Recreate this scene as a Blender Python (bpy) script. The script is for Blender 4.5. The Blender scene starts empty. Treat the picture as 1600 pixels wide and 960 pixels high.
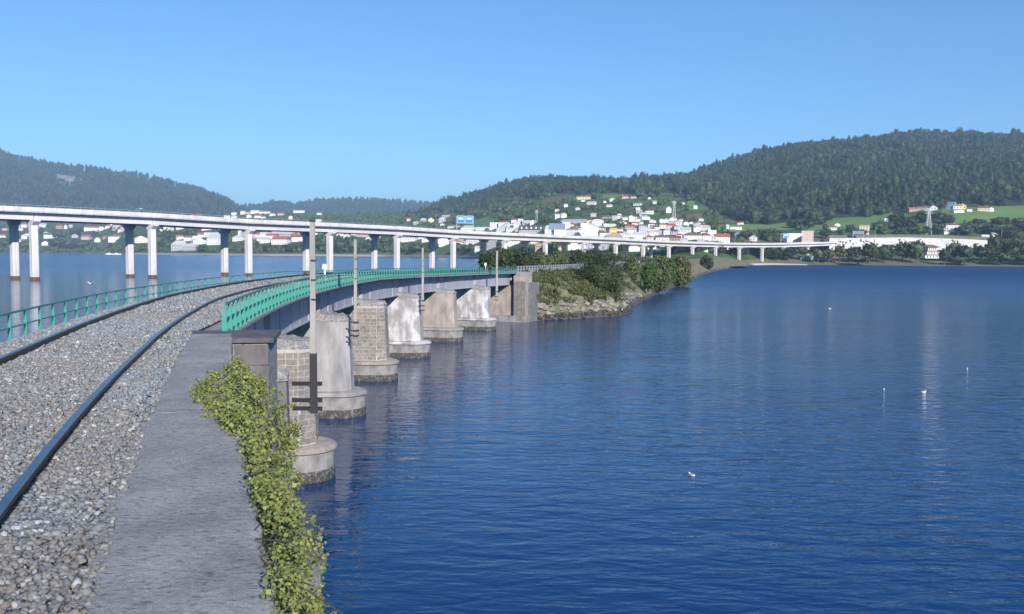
import bpy, math, random
import numpy as np
from mathutils import Vector, Matrix
random.seed(7); RNG = np.random.default_rng(7)
scene = bpy.context.scene
COL = scene.collection
# ------------------------------------------------------------------ camera
EYE = 8.7
PITCH, ROLL, FPX = math.radians(3.62), math.radians(0.4), 1350.0
fwd = np.array([0, math.cos(PITCH), -math.sin(PITCH)])
r0 = np.array([1., 0, 0]); u0 = np.cross(r0, fwd)
right = r0*math.cos(ROLL)+u0*math.sin(ROLL); up = np.cross(right, fwd)
CAM = np.array([0, 0, EYE])
cd = bpy.data.cameras.new("camera"); cam = bpy.data.objects.new("camera", cd); COL.objects.link(cam)
cam.matrix_world = Matrix([[right[0], up[0], -fwd[0], 0], [right[1], up[1], -fwd[1], 0],
                           [right[2], up[2], -fwd[2], EYE], [0, 0, 0, 1]])
cd.sensor_width = 36; cd.lens = 36*FPX/1600; cd.clip_start = .05; cd.clip_end = 30000
scene.camera = cam
# ------------------------------------------------------------------ sky, sun, exposure
SUN_EL, SUN_B = math.radians(24), math.radians(22)     # sun behind the camera, a little to its right
S = Vector((math.sin(SUN_B)*math.cos(SUN_EL), -math.cos(SUN_B)*math.cos(SUN_EL), math.sin(SUN_EL)))
W = bpy.data.worlds.new("World"); scene.world = W; W.use_nodes = True
wn, wl = W.node_tree.nodes, W.node_tree.links; wn.clear()
sky = wn.new('ShaderNodeTexSky'); sky.sky_type = 'NISHITA'; sky.sun_disc = False
sky.sun_elevation = SUN_EL; sky.sun_rotation = math.atan2(S.x, S.y)
sky.altitude = 0; sky.air_density = 1.0; sky.dust_density = 0.3; sky.ozone_density = 3.0
bg = wn.new('ShaderNodeBackground'); bg.inputs[1].default_value = 0.10
hs = wn.new('ShaderNodeMixRGB'); hs.blend_type = 'MULTIPLY'; hs.inputs[0].default_value = 1; hs.inputs[2].default_value = (.58, .89, 1.18, 1)
wo = wn.new('ShaderNodeOutputWorld')
wl.new(sky.outputs[0], hs.inputs[1]); wl.new(hs.outputs[0], bg.inputs[0]); wl.new(bg.outputs[0], wo.inputs[0])
sd = bpy.data.lights.new("sun", 'SUN'); sd.energy = 5.0; sd.angle = math.radians(.53); sd.color = (1, .95, .88)
so = bpy.data.objects.new("sun", sd); COL.objects.link(so); so.location = (0, 0, 60)
so.rotation_euler = S.to_track_quat('Z', 'Y').to_euler()
scene.view_settings.view_transform = 'Standard'; scene.view_settings.look = 'None'
scene.view_settings.exposure = 0.45; scene.view_settings.gamma = 1
scene.cycles.max_bounces = 6; scene.cycles.diffuse_bounces = 2; scene.cycles.glossy_bounces = 3
scene.cycles.volume_bounces = 0; scene.cycles.caustics_reflective = False; scene.cycles.caustics_refractive = False

# ------------------------------------------------------------------ pixel helpers (reference pixels, 1600 x 960)
def ray(x, y): return fwd+right*(x-800)/FPX-up*(y-480)/FPX
def atZ(x, y, z):
    d = ray(x, y); return CAM+d*((z-EYE)/d[2])
def atY(x, y, Y):
    d = ray(x, y); return CAM+d*(Y/d[1])
def proj(p):
    v = np.asarray(p, float)-CAM; z = v@fwd
    return 800+FPX*(v@right)/z, 480-FPX*(v@up)/z
# ------------------------------------------------------------------ mesh helpers
def tag(o, label=None, cat=None, group=None, kind=None):
    if label: o['label'] = label
    if cat: o['category'] = cat
    if group: o['group'] = group
    if kind: o['kind'] = kind
    elif cat and cat not in ('forest', 'gravel', 'scrub', 'woodland') and 'kind' not in o: o['kind'] = 'thing'
    return o
def link(name, data, parent=None, loc=None, rz=0, sc=None):
    o = bpy.data.objects.new(name, data); COL.objects.link(o)
    if loc is not None: o.location = tuple(float(c) for c in loc)
    if rz: o.rotation_euler = (0, 0, rz)
    if sc is not None: o.scale = sc
    if parent: o.parent = parent
    return o
def empty(name, loc=(0, 0, 0), rz=0):
    o = link(name, None, None, loc, rz); o.empty_display_size = .2; return o
def npmesh(name, V, Fs, mat, smooth=False):
    """Fs: list of int arrays (n,k)"""
    me = bpy.data.meshes.new(name); V = np.asarray(V, np.float32)
    if isinstance(Fs, np.ndarray): Fs = [Fs]
    nl = sum(f.size for f in Fs); npoly = sum(len(f) for f in Fs)
    me.vertices.add(len(V)); me.vertices.foreach_set('co', V.ravel())
    me.loops.add(nl); me.polygons.add(npoly)
    me.loops.foreach_set('vertex_index', np.concatenate([f.ravel() for f in Fs]).astype(np.int32))
    tot = np.concatenate([np.full(len(f), f.shape[1]) for f in Fs]).astype(np.int32)
    me.polygons.foreach_set('loop_start', np.concatenate([[0], np.cumsum(tot)[:-1]]).astype(np.int32))
    me.polygons.foreach_set('loop_total', tot)
    if smooth: me.polygons.foreach_set('use_smooth', np.ones(npoly, bool))
    me.update(calc_edges=True)
    if mat: me.materials.append(mat)
    return me
class MB:
    def __init__(s): s.v = []; s.f = []
    def add(s, vs, fs):
        n = len(s.v); s.v += [tuple(map(float, v)) for v in vs]; s.f += [tuple(n+i for i in f) for f in fs]; return s
    def box(s, c, d, rz=0, taper=1.0):
        cx, cy, cz = c; hx, hy, hz = d[0]/2, d[1]/2, d[2]/2; ca, sa = math.cos(rz), math.sin(rz); vs = []
        for z, t in ((-hz, 1), (hz, taper)):
            for x, y in ((-hx, -hy), (hx, -hy), (hx, hy), (-hx, hy)):
                vs.append((cx+(x*ca-y*sa)*t, cy+(x*sa+y*ca)*t, cz+z))
        return s.add(vs, [(3, 2, 1, 0), (4, 5, 6, 7), (0, 1, 5, 4), (1, 2, 6, 5), (2, 3, 7, 6), (3, 0, 4, 7)])
    def prism(s, pts, z0, z1, pts1=None):
        n = len(pts); p1 = pts1 or pts
        vs = [(x, y, z0) for x, y in pts]+[(x, y, z1) for x, y in p1]
        return s.add(vs, [tuple(range(n))[::-1], tuple(range(n, 2*n))]+[(i, (i+1) % n, n+(i+1) % n, n+i) for i in range(n)])
    def tube(s, a, b, r, r2=None, n=6):
        a = Vector(a); b = Vector(b); r2 = r if r2 is None else r2
        q = (b-a).to_track_quat('Z', 'Y'); vs = []
        for p, rr in ((a, r), (b, r2)):
            for i in range(n):
                t = 2*math.pi*i/n; vs.append(p+q @ Vector((rr*math.cos(t), rr*math.sin(t), 0)))
        return s.add(vs, [tuple(range(n))[::-1], tuple(range(n, 2*n))]+[(i, (i+1) % n, n+(i+1) % n, n+i) for i in range(n)])
    def sweep(s, frames, prof, closed=True, caps=True):
        """frames: list of functions-of-(a,b)->xyz ; prof: list of (a,b)"""
        n = len(prof); vs = [fr(a, b) for fr in frames for a, b in prof]; fs = []
        for k in range(len(frames)-1):
            for i in range(n if closed else n-1):
                j = (i+1) % n; fs.append((k*n+i, k*n+j, (k+1)*n+j, (k+1)*n+i))
        if caps and closed: fs += [tuple(range(n))[::-1], tuple(range((len(frames)-1)*n, len(frames)*n))]
        return s.add(vs, fs)
    def mesh(s, name, mat, smooth=False):
        me = bpy.data.meshes.new(name); me.from_pydata(s.v, [], s.f)
        if smooth: me.polygons.foreach_set('use_smooth', [True]*len(me.polygons))
        if mat: me.materials.append(mat)
        me.update(); return me
    def build(s, name, mat, parent=None, smooth=False, loc=None, rz=0):
        return link(name, s.mesh(name, mat, smooth), parent, loc, rz)
# ------------------------------------------------------------------ materials
def mat(name, col, rough=.8, metal=0, col2=None, nscale=3, bump=0, bscale=20, detail=6, spec=None, rnd=None, island=False, coord='obj', stretch=None, contrast=(.35, .65)):
    m = bpy.data.materials.new(name); m.use_nodes = True; n, l = m.node_tree.nodes, m.node_tree.links
    b = n['Principled BSDF']; b.inputs['Roughness'].default_value = rough; b.inputs['Metallic'].default_value = metal
    if spec is not None: b.inputs['Specular IOR Level'].default_value = spec
    c4 = (*col, 1); b.inputs['Base Color'].default_value = c4; out = None
    if coord == 'obj':
        tc = n.new('ShaderNodeTexCoord'); vec = tc.outputs['Object']
    else:
        g = n.new('ShaderNodeNewGeometry'); vec = g.outputs['Position']
    if stretch:
        mp = n.new('ShaderNodeMapping'); mp.inputs['Scale'].default_value = stretch; l.new(vec, mp.inputs[0]); vec = mp.outputs[0]
    if col2:
        t = n.new('ShaderNodeTexNoise'); t.inputs['Scale'].default_value = nscale; t.inputs['Detail'].default_value = detail; t.inputs['Roughness'].default_value = .65
        l.new(vec, t.inputs['Vector']); r = n.new('ShaderNodeValToRGB')
        r.color_ramp.elements[0].position = contrast[0]; r.color_ramp.elements[1].position = contrast[1]
        r.color_ramp.elements[0].color = c4; r.color_ramp.elements[1].color = (*col2, 1)
        l.new(t.outputs[0], r.inputs[0]); out = r.outputs[0]
    if rnd:      # list of colours picked per object / island
        if island:
            gi = n.new('ShaderNodeNewGeometry'); ro = gi.outputs['Random Per Island']
        else:
            oi = n.new('ShaderNodeObjectInfo'); ro = oi.outputs['Random']
        r2 = n.new('ShaderNodeValToRGB'); e = r2.color_ramp.elements
        e[0].color = (*rnd[0], 1); e[1].color = (*rnd[-1], 1)
        for i, c in enumerate(rnd[1:-1]):
            x = e.new((i+1)/(len(rnd)-1)); x.color = (*c, 1)
        l.new(ro, r2.inputs[0])
        if out:
            mx = n.new('ShaderNodeMixRGB'); mx.blend_type = 'MULTIPLY'; mx.inputs[0].default_value = 1
            l.new(out, mx.inputs[1]); l.new(r2.outputs[0], mx.inputs[2]); out = mx.outputs[0]
        else: out = r2.outputs[0]
    if out: l.new(out, b.inputs['Base Color'])
    if bump:
        t = n.new('ShaderNodeTexNoise'); t.inputs['Scale'].default_value = bscale; t.inputs['Detail'].default_value = 5
        l.new(vec, t.inputs['Vector']); bp = n.new('ShaderNodeBump'); bp.inputs['Strength'].default_value = 1
        bp.inputs['Distance'].default_value = bump; l.new(t.outputs[0], bp.inputs['Height']); l.new(bp.outputs[0], b.inputs['Normal'])
    return m
def nod(m): return m.node_tree.nodes, m.node_tree.links, m.node_tree.nodes['Principled BSDF']
M = {}
M['rail'] = mat('rail_steel', (.035, .03, .032), .45, .4, (.02, .018, .02), 8, .001, 60)
M['railtop'] = mat('rail_head_steel', (.24, .24, .26), .3, 1.0, (.15, .14, .15), 5)
M['sleeper'] = mat('sleeper_concrete', (.24, .2, .17), .9, 0, (.16, .13, .11), 4)
M['coping'] = mat('coping_concrete', (.32, .31, .33), .95, 0, (.18, .175, .19), 9, .004, 60, detail=10, coord='pos', stretch=(1, 2.6, 1), contrast=(.38, .62))
def coping_mat():
    m = bpy.data.materials.new('coping_concrete'); m.use_nodes = True; n, l = m.node_tree.nodes, m.node_tree.links; b = n['Principled BSDF']
    g = n.new('ShaderNodeNewGeometry')
    def nt(sc, st, det, rough=.6):
        mp = n.new('ShaderNodeMapping'); mp.inputs['Scale'].default_value = st; mp.inputs['Rotation'].default_value = (0, 0, -.3); l.new(g.outputs['Position'], mp.inputs[0])
        t = n.new('ShaderNodeTexNoise'); t.inputs['Scale'].default_value = sc; t.inputs['Detail'].default_value = det; t.inputs['Roughness'].default_value = rough
        l.new(mp.outputs[0], t.inputs['Vector']); return t.outputs[0]
    def ramp(x, p0, c0, p1, c1):
        r = n.new('ShaderNodeValToRGB'); e = r.color_ramp.elements; e[0].position = p0; e[1].position = p1; e[0].color = (*c0, 1); e[1].color = (*c1, 1); l.new(x, r.inputs[0]); return r.outputs[0]
    def mul(a, c):
        x = n.new('ShaderNodeMixRGB'); x.blend_type = 'MULTIPLY'; x.inputs[0].default_value = 1; l.new(a, x.inputs[1]); l.new(c, x.inputs[2]); return x.outputs[0]
    big = ramp(nt(1.3, (1, 1, 1), 6), .35, (.25, .238, .232), .65, (.37, .353, .345))
    grain = ramp(nt(150, (1, 1, 1), 3, .8), .3, (.55, .55, .56), .7, (1.45, 1.45, 1.45))
    pits_f = nt(13, (1, 2.4, 1), 5, .7); pits = ramp(pits_f, .34, (.42, .42, .44), .46, (1, 1, 1))
    mid = ramp(nt(30, (1, 1.3, 1), 5, .75), .35, (.72, .72, .74), .65, (1.2, 1.2, 1.2))
    l.new(mul(mul(mul(big, grain), pits), mid), b.inputs['Base Color']); b.inputs['Roughness'].default_value = .95
    ad = n.new('ShaderNodeMath'); ad.operation = 'ADD'; l.new(pits, ad.inputs[0]); l.new(nt(80, (1, 1, 1), 4, .8), ad.inputs[1])
    bp = n.new('ShaderNodeBump'); bp.inputs['Distance'].default_value = .005; l.new(ad.outputs[0], bp.inputs['Height']); l.new(bp.outputs[0], b.inputs['Normal']); return m
M['coping'] = coping_mat()
M['wall'] = mat('abutment_concrete', (.22, .21, .215), .9, 0, (.12, .115, .12), 2, .02, 12)
M['mortar'] = mat('lime_mortar', (.5, .48, .47), .9, 0, (.35, .34, .33), 6, .01, 30)
M['stone'] = mat('granite_block', (.3, .28, .26), .9, 0, (.19, .18, .175), 6, .02, 18, rnd=[(.7, .7, .72), (1, .95, .9), (.82, .8, .8), (1.15, 1.05, .98)], detail=8)
M['darkstone'] = mat('sooty_stone', (.10, .095, .1), .9, 0, (.055, .052, .06), 5, .02, 18)
M['slab'] = mat('dirty_concrete_slab', (.17, .15, .15), .9, 0, (.09, .085, .09), 3, .01, 18, stretch=(1, 1, .4))
M['plaster'] = mat('pier_render', (.43, .405, .40), .9, 0, (.22, .21, .215), 1.1, .015, 9, stretch=(1, 1, .35), detail=10)
M['white'] = mat('limewashed_render', (.30, .285, .285), .9, 0, (.58, .55, .56), 1.3, .015, 9, stretch=(1, 1, .45), detail=10, contrast=(.46, .60))
M['tan'] = mat('buff_render', (.43, .37, .33), .9, 0, (.24, .21, .19), 1.3, .015, 9, stretch=(1, 1, .5), detail=10)
M['rubble'] = mat('rubble_cap', (.42, .4, .39), .95, 0, (.16, .155, .16), 9, .06, 14, coord='pos')
M['plinth'] = mat('plinth_concrete', (.33, .31, .30), .9, 0, (.17, .16, .155), 1.6, .012, 12)
M['weed'] = mat('tide_band', (.05, .047, .045), .8, 0, (.19, .18, .17), 7, .05, 10, coord='pos', contrast=(.5, .62))
M['girder'] = mat('girder_paint', (.40, .40, .45), .55, 0, (.33, .33, .38), 1.2, .002, 8, stretch=(1, 1, .5))
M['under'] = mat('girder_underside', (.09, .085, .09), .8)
M['teal'] = mat('teal_paint', (.045, .29, .235), .45, 0, (.035, .22, .18), 3, .0015, 30)
M['walkway'] = mat('walkway_plate', (.34, .32, .33), .8, 0, (.2, .18, .17), 4)
M['pole'] = mat('weathered_pole', (.36, .34, .31), .9, 0, (.24, .225, .21), 5, .008, 25, stretch=(1, 1, .12))
M['tar'] = mat('tarred_timber', (.016, .016, .02), .6)  # black of the brackets, also the painted shade low on the nearest pole
M['vcon'] = mat('viaduct_concrete', (.64, .62, .63), .85, 0, (.47, .46, .465), .25, .01, 4, stretch=(1, 1, .4), detail=8)
M['vweb'] = mat('viaduct_girder_concrete', (.66, .63, .64), .85, 0, (.54, .52, .53), .1, stretch=(1, 1, .3))
M['vdark'] = mat('viaduct_recess_concrete', (.26, .25, .27), .9)
M['tide'] = mat('rusty_tide_mark', (.17, .09, .06), .85, 0, (.08, .06, .05), 1.2)
M['galv'] = mat('galvanised_steel', (.42, .44, .47), .5, .4)
M['asphalt'] = mat('asphalt', (.06, .06, .065), .9)
M['signblue'] = mat('road_sign_blue', (.01, .2, .62), .45)
M['signwhite'] = mat('road_sign_white', (.8, .8, .8), .45)
M['signback'] = mat('sign_back_grey', (.16, .2, .3), .6)
M['orange'] = mat('billboard_orange', (.8, .33, .05), .6)
M['bark'] = mat('bark', (.12, .095, .075), .9, 0, (.07, .055, .045), 6)
M['boulder'] = mat('shore_boulder', (.38, .35, .33), .92, 0, (.2, .19, .18), 1.6, .05, 6, rnd=[(.6, .6, .62), (1, .97, .93), (.8, .78, .75), (1.1, .95, .75), (.9, .9, .92)])
M['wetrock'] = mat('wet_rock', (.07, .06, .055), .7, 0, (.035, .032, .032), 3, .05, 6)
M['feather'] = mat('white_feathers', (.8, .8, .8), .8)
M['featherg'] = mat('grey_feathers', (.3, .31, .34), .8)
M['beak'] = mat('beak_orange', (.6, .3, .03), .6)
M['glass'] = mat('window_glass', (.03, .04, .05), .15)
M['metalroof'] = mat('corrugated_roof', (.42, .44, .5), .5, .2)
def leafmat(name, cols, island=True, trans=.25, rough=.6):
    m = mat(name, cols[0], rough, rnd=cols, island=island, spec=.3)
    n, l, b = nod(m)
    tr = n.new('ShaderNodeBsdfTranslucent'); mx = n.new('ShaderNodeMixShader'); mx.inputs[0].default_value = trans
    src = b.inputs['Base Color'].links[0].from_socket
    l.new(src, tr.inputs[0]); l.new(b.outputs[0], mx.inputs[1]); l.new(tr.outputs[0], mx.inputs[2])
    l.new(mx.outputs[0], n['Material Output'].inputs[0]); return m
M['ivy'] = leafmat('ivy_leaf', [(.15, .18, .045), (.27, .29, .09), (.19, .22, .06), (.34, .35, .12), (.13, .16, .04)])
M['ivyp'] = leafmat('ivy_leaf_single', [(.17, .2, .05), (.28, .3, .09), (.35, .36, .13), (.2, .24, .06)], island=False)
M['forest'] = mat('forest_foliage', (.045, .075, .035), .9, rnd=[(.022, .042, .028), (.04, .066, .036), (.028, .05, .034), (.055, .07, .042), (.026, .045, .032)], spec=.1)
def place_var(m, sc, lo, hi, sc2=None):
    n, l, b = nod(m); src = b.inputs['Base Color'].links[0].from_socket; g = n.new('ShaderNodeNewGeometry')
    t = n.new('ShaderNodeTexNoise'); t.inputs['Scale'].default_value = sc; t.inputs['Detail'].default_value = 5; t.inputs['Roughness'].default_value = .7
    l.new(g.outputs['Position'], t.inputs['Vector']); r = n.new('ShaderNodeValToRGB'); r.color_ramp.elements[0].position = .36; r.color_ramp.elements[1].position = .64
    r.color_ramp.elements[0].color = (*lo, 1); r.color_ramp.elements[1].color = (*hi, 1); l.new(t.outputs[0], r.inputs[0])
    mx = n.new('ShaderNodeMixRGB'); mx.blend_type = 'MULTIPLY'; mx.inputs[0].default_value = 1; l.new(src, mx.inputs[1]); l.new(r.outputs[0], mx.inputs[2]); l.new(mx.outputs[0], b.inputs['Base Color'])
place_var(M['forest'], .012, (.62, .68, .75), (1.7, 1.55, 1.2))
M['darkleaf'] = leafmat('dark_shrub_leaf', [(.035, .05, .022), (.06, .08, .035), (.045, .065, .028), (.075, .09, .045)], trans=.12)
M['greenleaf'] = leafmat('green_shrub_leaf', [(.05, .10, .02), (.09, .15, .035), (.06, .12, .025), (.11, .16, .05)], trans=.15)
M['oliveleaf'] = leafmat('olive_scrub_leaf', [(.08, .10, .04), (.13, .14, .06), (.07, .11, .03), (.18, .17, .09), (.10, .13, .035)], trans=.15)
M['treeleaf'] = leafmat('town_tree_leaf', [(.05, .085, .03), (.075, .12, .045), (.06, .095, .04), (.095, .12, .055)], trans=.1)

# ballast stone colours
M['gravel'] = mat('ballast_stone', (.8, .8, .8), .88, 0, (1, 1, 1), 25, .004, 60, rnd=[(.19, .21, .23), (.28, .30, .32), (.22, .22, .23), (.34, .34, .34), (.21, .25, .27), (.44, .44, .44), (.17, .18, .20), (.36, .38, .40), (.31, .27, .24), (.25, .28, .30), (.62, .63, .65)])
def ballast_bed():
    m = bpy.data.materials.new('ballast_bed'); m.use_nodes = True; n, l, b = nod(m)
    g = n.new('ShaderNodeNewGeometry'); v = n.new('ShaderNodeTexVoronoi'); v.inputs['Scale'].default_value = 17
    l.new(g.outputs['Position'], v.inputs['Vector'])
    sep = n.new('ShaderNodeSeparateColor'); l.new(v.outputs['Color'], sep.inputs[0])
    r = n.new('ShaderNodeValToRGB'); e = r.color_ramp.elements
    e[0].color = (.12, .115, .12, 1); e[1].color = (.5, .5, .5, 1)
    for p, c in ((.3, (.22, .21, .2, 1)), (.6, (.29, .28, .27, 1)), (.85, (.36, .35, .34, 1))):
        x = e.new(p); x.color = c
    l.new(sep.outputs[0], r.inputs[0])
    no = n.new('ShaderNodeTexNoise'); no.inputs['Scale'].default_value = .35; l.new(g.outputs['Position'], no.inputs['Vector'])
    mx = n.new('ShaderNodeMixRGB'); mx.blend_type = 'MULTIPLY'; mx.inputs[0].default_value = .9
    r2 = n.new('ShaderNodeValToRGB'); r2.color_ramp.elements[0].color = (1, .88, .78, 1); r2.color_ramp.elements[1].color = (.9, .93, .98, 1)
    r2.color_ramp.elements[0].position = .4; r2.color_ramp.elements[1].position = .6
    l.new(no.outputs[0], r2.inputs[0]); l.new(r.outputs[0], mx.inputs[1]); l.new(r2.outputs[0], mx.inputs[2])
    l.new(mx.outputs[0], b.inputs['Base Color']); b.inputs['Roughness'].default_value = .95
    bp = n.new('ShaderNodeBump'); bp.inputs['Distance'].default_value = .03; bp.invert = True
    l.new(v.outputs['Distance'], bp.inputs['Height']); l.new(bp.outputs[0], b.inputs['Normal'])
    return m
M['bed'] = ballast_bed()
# brown dust toward the outer rail tints part of the gravel
n, l, b = nod(M['gravel'])
src = b.inputs['Base Color'].links[0].from_socket
g = n.new('ShaderNodeNewGeometry'); no = n.new('ShaderNodeTexNoise'); no.inputs['Scale'].default_value = .5; no.inputs['Detail'].default_value = 4
l.new(g.outputs['Position'], no.inputs['Vector'])
rr = n.new('ShaderNodeValToRGB'); rr.color_ramp.elements[0].position = .42; rr.color_ramp.elements[1].position = .6
rr.color_ramp.elements[0].color = (1.0, .94, .88, 1); rr.color_ramp.elements[1].color = (.97, 1, 1.04, 1)
mx = n.new('ShaderNodeMixRGB'); mx.blend_type = 'MULTIPLY'; mx.inputs[0].default_value = 1
l.new(no.outputs[0], rr.inputs[0]); l.new(src, mx.inputs[1]); l.new(rr.outputs[0], mx.inputs[2]); l.new(mx.outputs[0], b.inputs['Base Color'])

def terrain_mat():
    m = bpy.data.materials.new('countryside'); m.use_nodes = True; n, l, b = nod(m)
    g = n.new('ShaderNodeNewGeometry'); mp = n.new('ShaderNodeMapping'); mp.inputs['Scale'].default_value = (.012, .02, 0)
    mp.inputs['Rotation'].default_value = (0, 0, .3)
    l.new(g.outputs['Position'], mp.inputs[0])
    v = n.new('ShaderNodeTexVoronoi'); v.inputs['Scale'].default_value = 1.0; l.new(mp.outputs[0], v.inputs['Vector'])
    sep = n.new('ShaderNodeSeparateColor'); l.new(v.outputs['Color'], sep.inputs[0])
    r = n.new('ShaderNodeValToRGB'); r.color_ramp.interpolation = 'CONSTANT'; e = r.color_ramp.elements
    e[0].color = (.075, .13, .045, 1); e[1].position = .86; e[1].color = (.2, .135, .095, 1)
    for p, c in ((.2, (.10, .17, .055, 1)), (.42, (.07, .12, .045, 1)), (.6, (.13, .16, .07, 1)), (.74, (.09, .15, .05, 1))):
        x = e.new(p); x.color = c
    l.new(sep.outputs[0], r.inputs[0])
    no = n.new('ShaderNodeTexNoise'); no.inputs['Scale'].default_value = .05; no.inputs['Detail'].default_value = 8
    l.new(g.outputs['Position'], no.inputs['Vector'])
    mx = n.new('ShaderNodeMixRGB'); mx.blend_type = 'MULTIPLY'; mx.inputs[0].default_value = .8
    r2 = n.new('ShaderNodeValToRGB'); r2.color_ramp.elements[0].color = (.6, .62, .6, 1); r2.color_ramp.elements[1].color = (1.15, 1.1, 1.05, 1)
    r2.color_ramp.elements[0].position = .35; r2.color_ramp.elements[1].position = .65
    l.new(no.outputs[0], r2.inputs[0]); l.new(r.outputs[0], mx.inputs[1]); l.new(r2.outputs[0], mx.inputs[2])
    l.new(mx.outputs[0], b.inputs['Base Color']); b.inputs['Roughness'].default_value = 1; b.inputs['Specular IOR Level'].default_value = .1
    return m
M['terrain'] = terrain_mat()
M['forestfloor'] = mat('forest_floor', (.035, .05, .03), 1, 0, (.06, .06, .045), .02, coord='pos', spec=.1)
M['pasture'] = mat('mown_pasture', (.12, .22, .055), 1, 0, (.18, .25, .085), .03, coord='pos', spec=.1)
M['earth'] = mat('bare_earth', (.22, .13, .09), 1, 0, (.17, .13, .08), .08, coord='pos', spec=.1)
M['shore'] = mat('shore_mud', (.19, .17, .13), 1, 0, (.13, .14, .07), .12, coord='pos', spec=.2)
M['sand'] = mat('pale_sand', (.55, .48, .4), 1, 0, (.42, .36, .3), .1, coord='pos')
M['bank'] = mat('dry_bank_soil', (.22, .19, .13), 1, 0, (.11, .12, .055), .5, .05, 4, coord='pos')
M['mud'] = mat('dark_wet_mud', (.06, .05, .05), .7, 0, (.1, .085, .08), 1, .03, 5, coord='pos')
M['quaywall'] = mat('quay_stone', (.26, .25, .25), .95, 0, (.2, .19, .19), .3, coord='pos')

def water_mat():
    m = bpy.data.materials.new('ria_water'); m.use_nodes = True; n, l, b = nod(m)
    b.inputs['Base Color'].default_value = (.001, .036, .13, 1); b.inputs['Roughness'].default_value = .035
    b.inputs['IOR'].default_value = 1.42
    g = n.new('ShaderNodeNewGeometry'); pos = g.outputs['Position']
    def noise(scale, st, rot, det=3, rough=.5, dist=0):
        mp = n.new('ShaderNodeMapping'); mp.inputs['Scale'].default_value = st; mp.inputs['Rotation'].default_value = (0, 0, rot)
        l.new(pos, mp.inputs[0]); t = n.new('ShaderNodeTexNoise'); t.inputs['Scale'].default_value = scale
        t.inputs['Detail'].default_value = det; t.inputs['Roughness'].default_value = rough; t.inputs['Distortion'].default_value = dist
        l.new(mp.outputs[0], t.inputs['Vector']); return t.outputs[0]
    def math_(op, a, b_):
        k = n.new('ShaderNodeMath'); k.operation = op
        for i, q in enumerate((a, b_)):
            if isinstance(q, (int, float)): k.inputs[i].default_value = q
            else: l.new(q, k.inputs[i])
        return k.outputs[0]
    a1 = noise(1.0, (.9, 2.3, 1), .30, 3, .55, .5)     # short wind ripples
    a2 = noise(1.0, (.42, 1.1, 1), -.5, 2, .5, .4)
    a3 = noise(1.0, (.06, .16, 1), .1, 2)
    hgt = math_('ADD', math_('MULTIPLY', a1, .5), math_('MULTIPLY', a2, .8))
    hgt = math_('ADD', hgt, math_('MULTIPLY', a3, .8))
    # wind patches: where the ripples are strong or weak, calm water in the lee behind the bridge
    patch = noise(1.0, (.012, .035, 1), .25, 3)
    rp = n.new('ShaderNodeValToRGB'); rp.color_ramp.elements[0].position = .38; rp.color_ramp.elements[1].position = .62
    rp.color_ramp.elements[0].color = (.62, .62, .62, 1); rp.color_ramp.elements[1].color = (1, 1, 1, 1); l.new(patch, rp.inputs[0])
    sx = n.new('ShaderNodeSeparateXYZ'); l.new(pos, sx.inputs[0])
    calm = n.new('ShaderNodeMapRange'); calm.inputs[1].default_value = -14; calm.inputs[2].default_value = 10
    calm.inputs[3].default_value = .48; calm.inputs[4].default_value = 1.25; l.new(sx.outputs[0], calm.inputs[0])
    far = n.new('ShaderNodeMapRange'); far.inputs[1].default_value = 60; far.inputs[2].default_value = 500
    far.inputs[3].default_value = 1; far.inputs[4].default_value = 2.6; l.new(sx.outputs[1], far.inputs[0])
    st = math_('MULTIPLY', math_('MULTIPLY', rp.outputs[0], calm.outputs[0]), far.outputs[0])
    bp = n.new('ShaderNodeBump'); bp.inputs['Distance'].default_value = .125; l.new(hgt, bp.inputs['Height']); l.new(st, bp.inputs['Strength'])
    l.new(bp.outputs[0], b.inputs['Normal'])
    # beyond where single ripples can be told apart, their slopes act as roughness
    rf = n.new('ShaderNodeMapRange'); rf.inputs[1].default_value = 40; rf.inputs[2].default_value = 420; rf.inputs[3].default_value = .03; rf.inputs[4].default_value = .42; l.new(sx.outputs[1], rf.inputs[0])
    l.new(math_('MULTIPLY', rf.outputs[0], calm.outputs[0]), b.inputs['Roughness']); return m
M['water'] = water_mat()
# ------------------------------------------------------------------ track geometry (circle about CC, radii in metres)
CC = (156.5, 52.0)
def lerp(x, xs, ys): return float(np.interp(x, xs, ys))
def Rr(p):     # inner (right hand) rail radius
    if p < -.284: return 166.45+(p+.284)*11
    return lerp(p, [-.284, -.2285, -.168, -.1245, -.04, .05], [166.45, 167.03, 167.8, 168.4, 169.0, 169.3])
def Rl(p): return Rr(p)+1.74
def drop(p):   # the line falls gently toward the far abutment
    Y = CC[1]+167*math.sin(p); return lerp(Y, [62, 87, 111, 200], [0, .40, .65, .75])
def pt(p, R, z):
    if p <= .36: return (CC[0]-R*math.cos(p), CC[1]+R*math.sin(p), z)
    q = .36; d = (p-q)*167                                   # beyond the bridge the line runs on nearly straight
    x, y = CC[0]-R*math.cos(q), CC[1]+R*math.sin(q)
    hd = lerp(d, [0, 60, 250, 400, 600], [.35, .29, .27, .275, .28])
    return (x+math.sin(hd)*d, y+math.cos(hd)*d, z)
def frames(p0, p1, n, R, z):
    out = []
    for i in range(n+1):
        p = p0+(p1-p0)*i/n
        out.append((lambda a, b, p=p: pt(p, (R(p) if callable(R) else R)+a, (z(p) if callable(z) else z)+b)))
    return out
ZR = EYE-1.70      # inner rail top
ZL = EYE-1.60      # outer rail top (canted)
P_END, P_START = .36, -.36
PH = [-.115+.0777*(i-1) for i in range(8)]     # pier bearings, 7 = far abutment
A_PHI = -.2025                                  # end of near abutment
RG = 167.0         # girder face
RRAIL = 166.2      # right railing
def zwalk(p): return EYE-1.95-drop(p)
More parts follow.
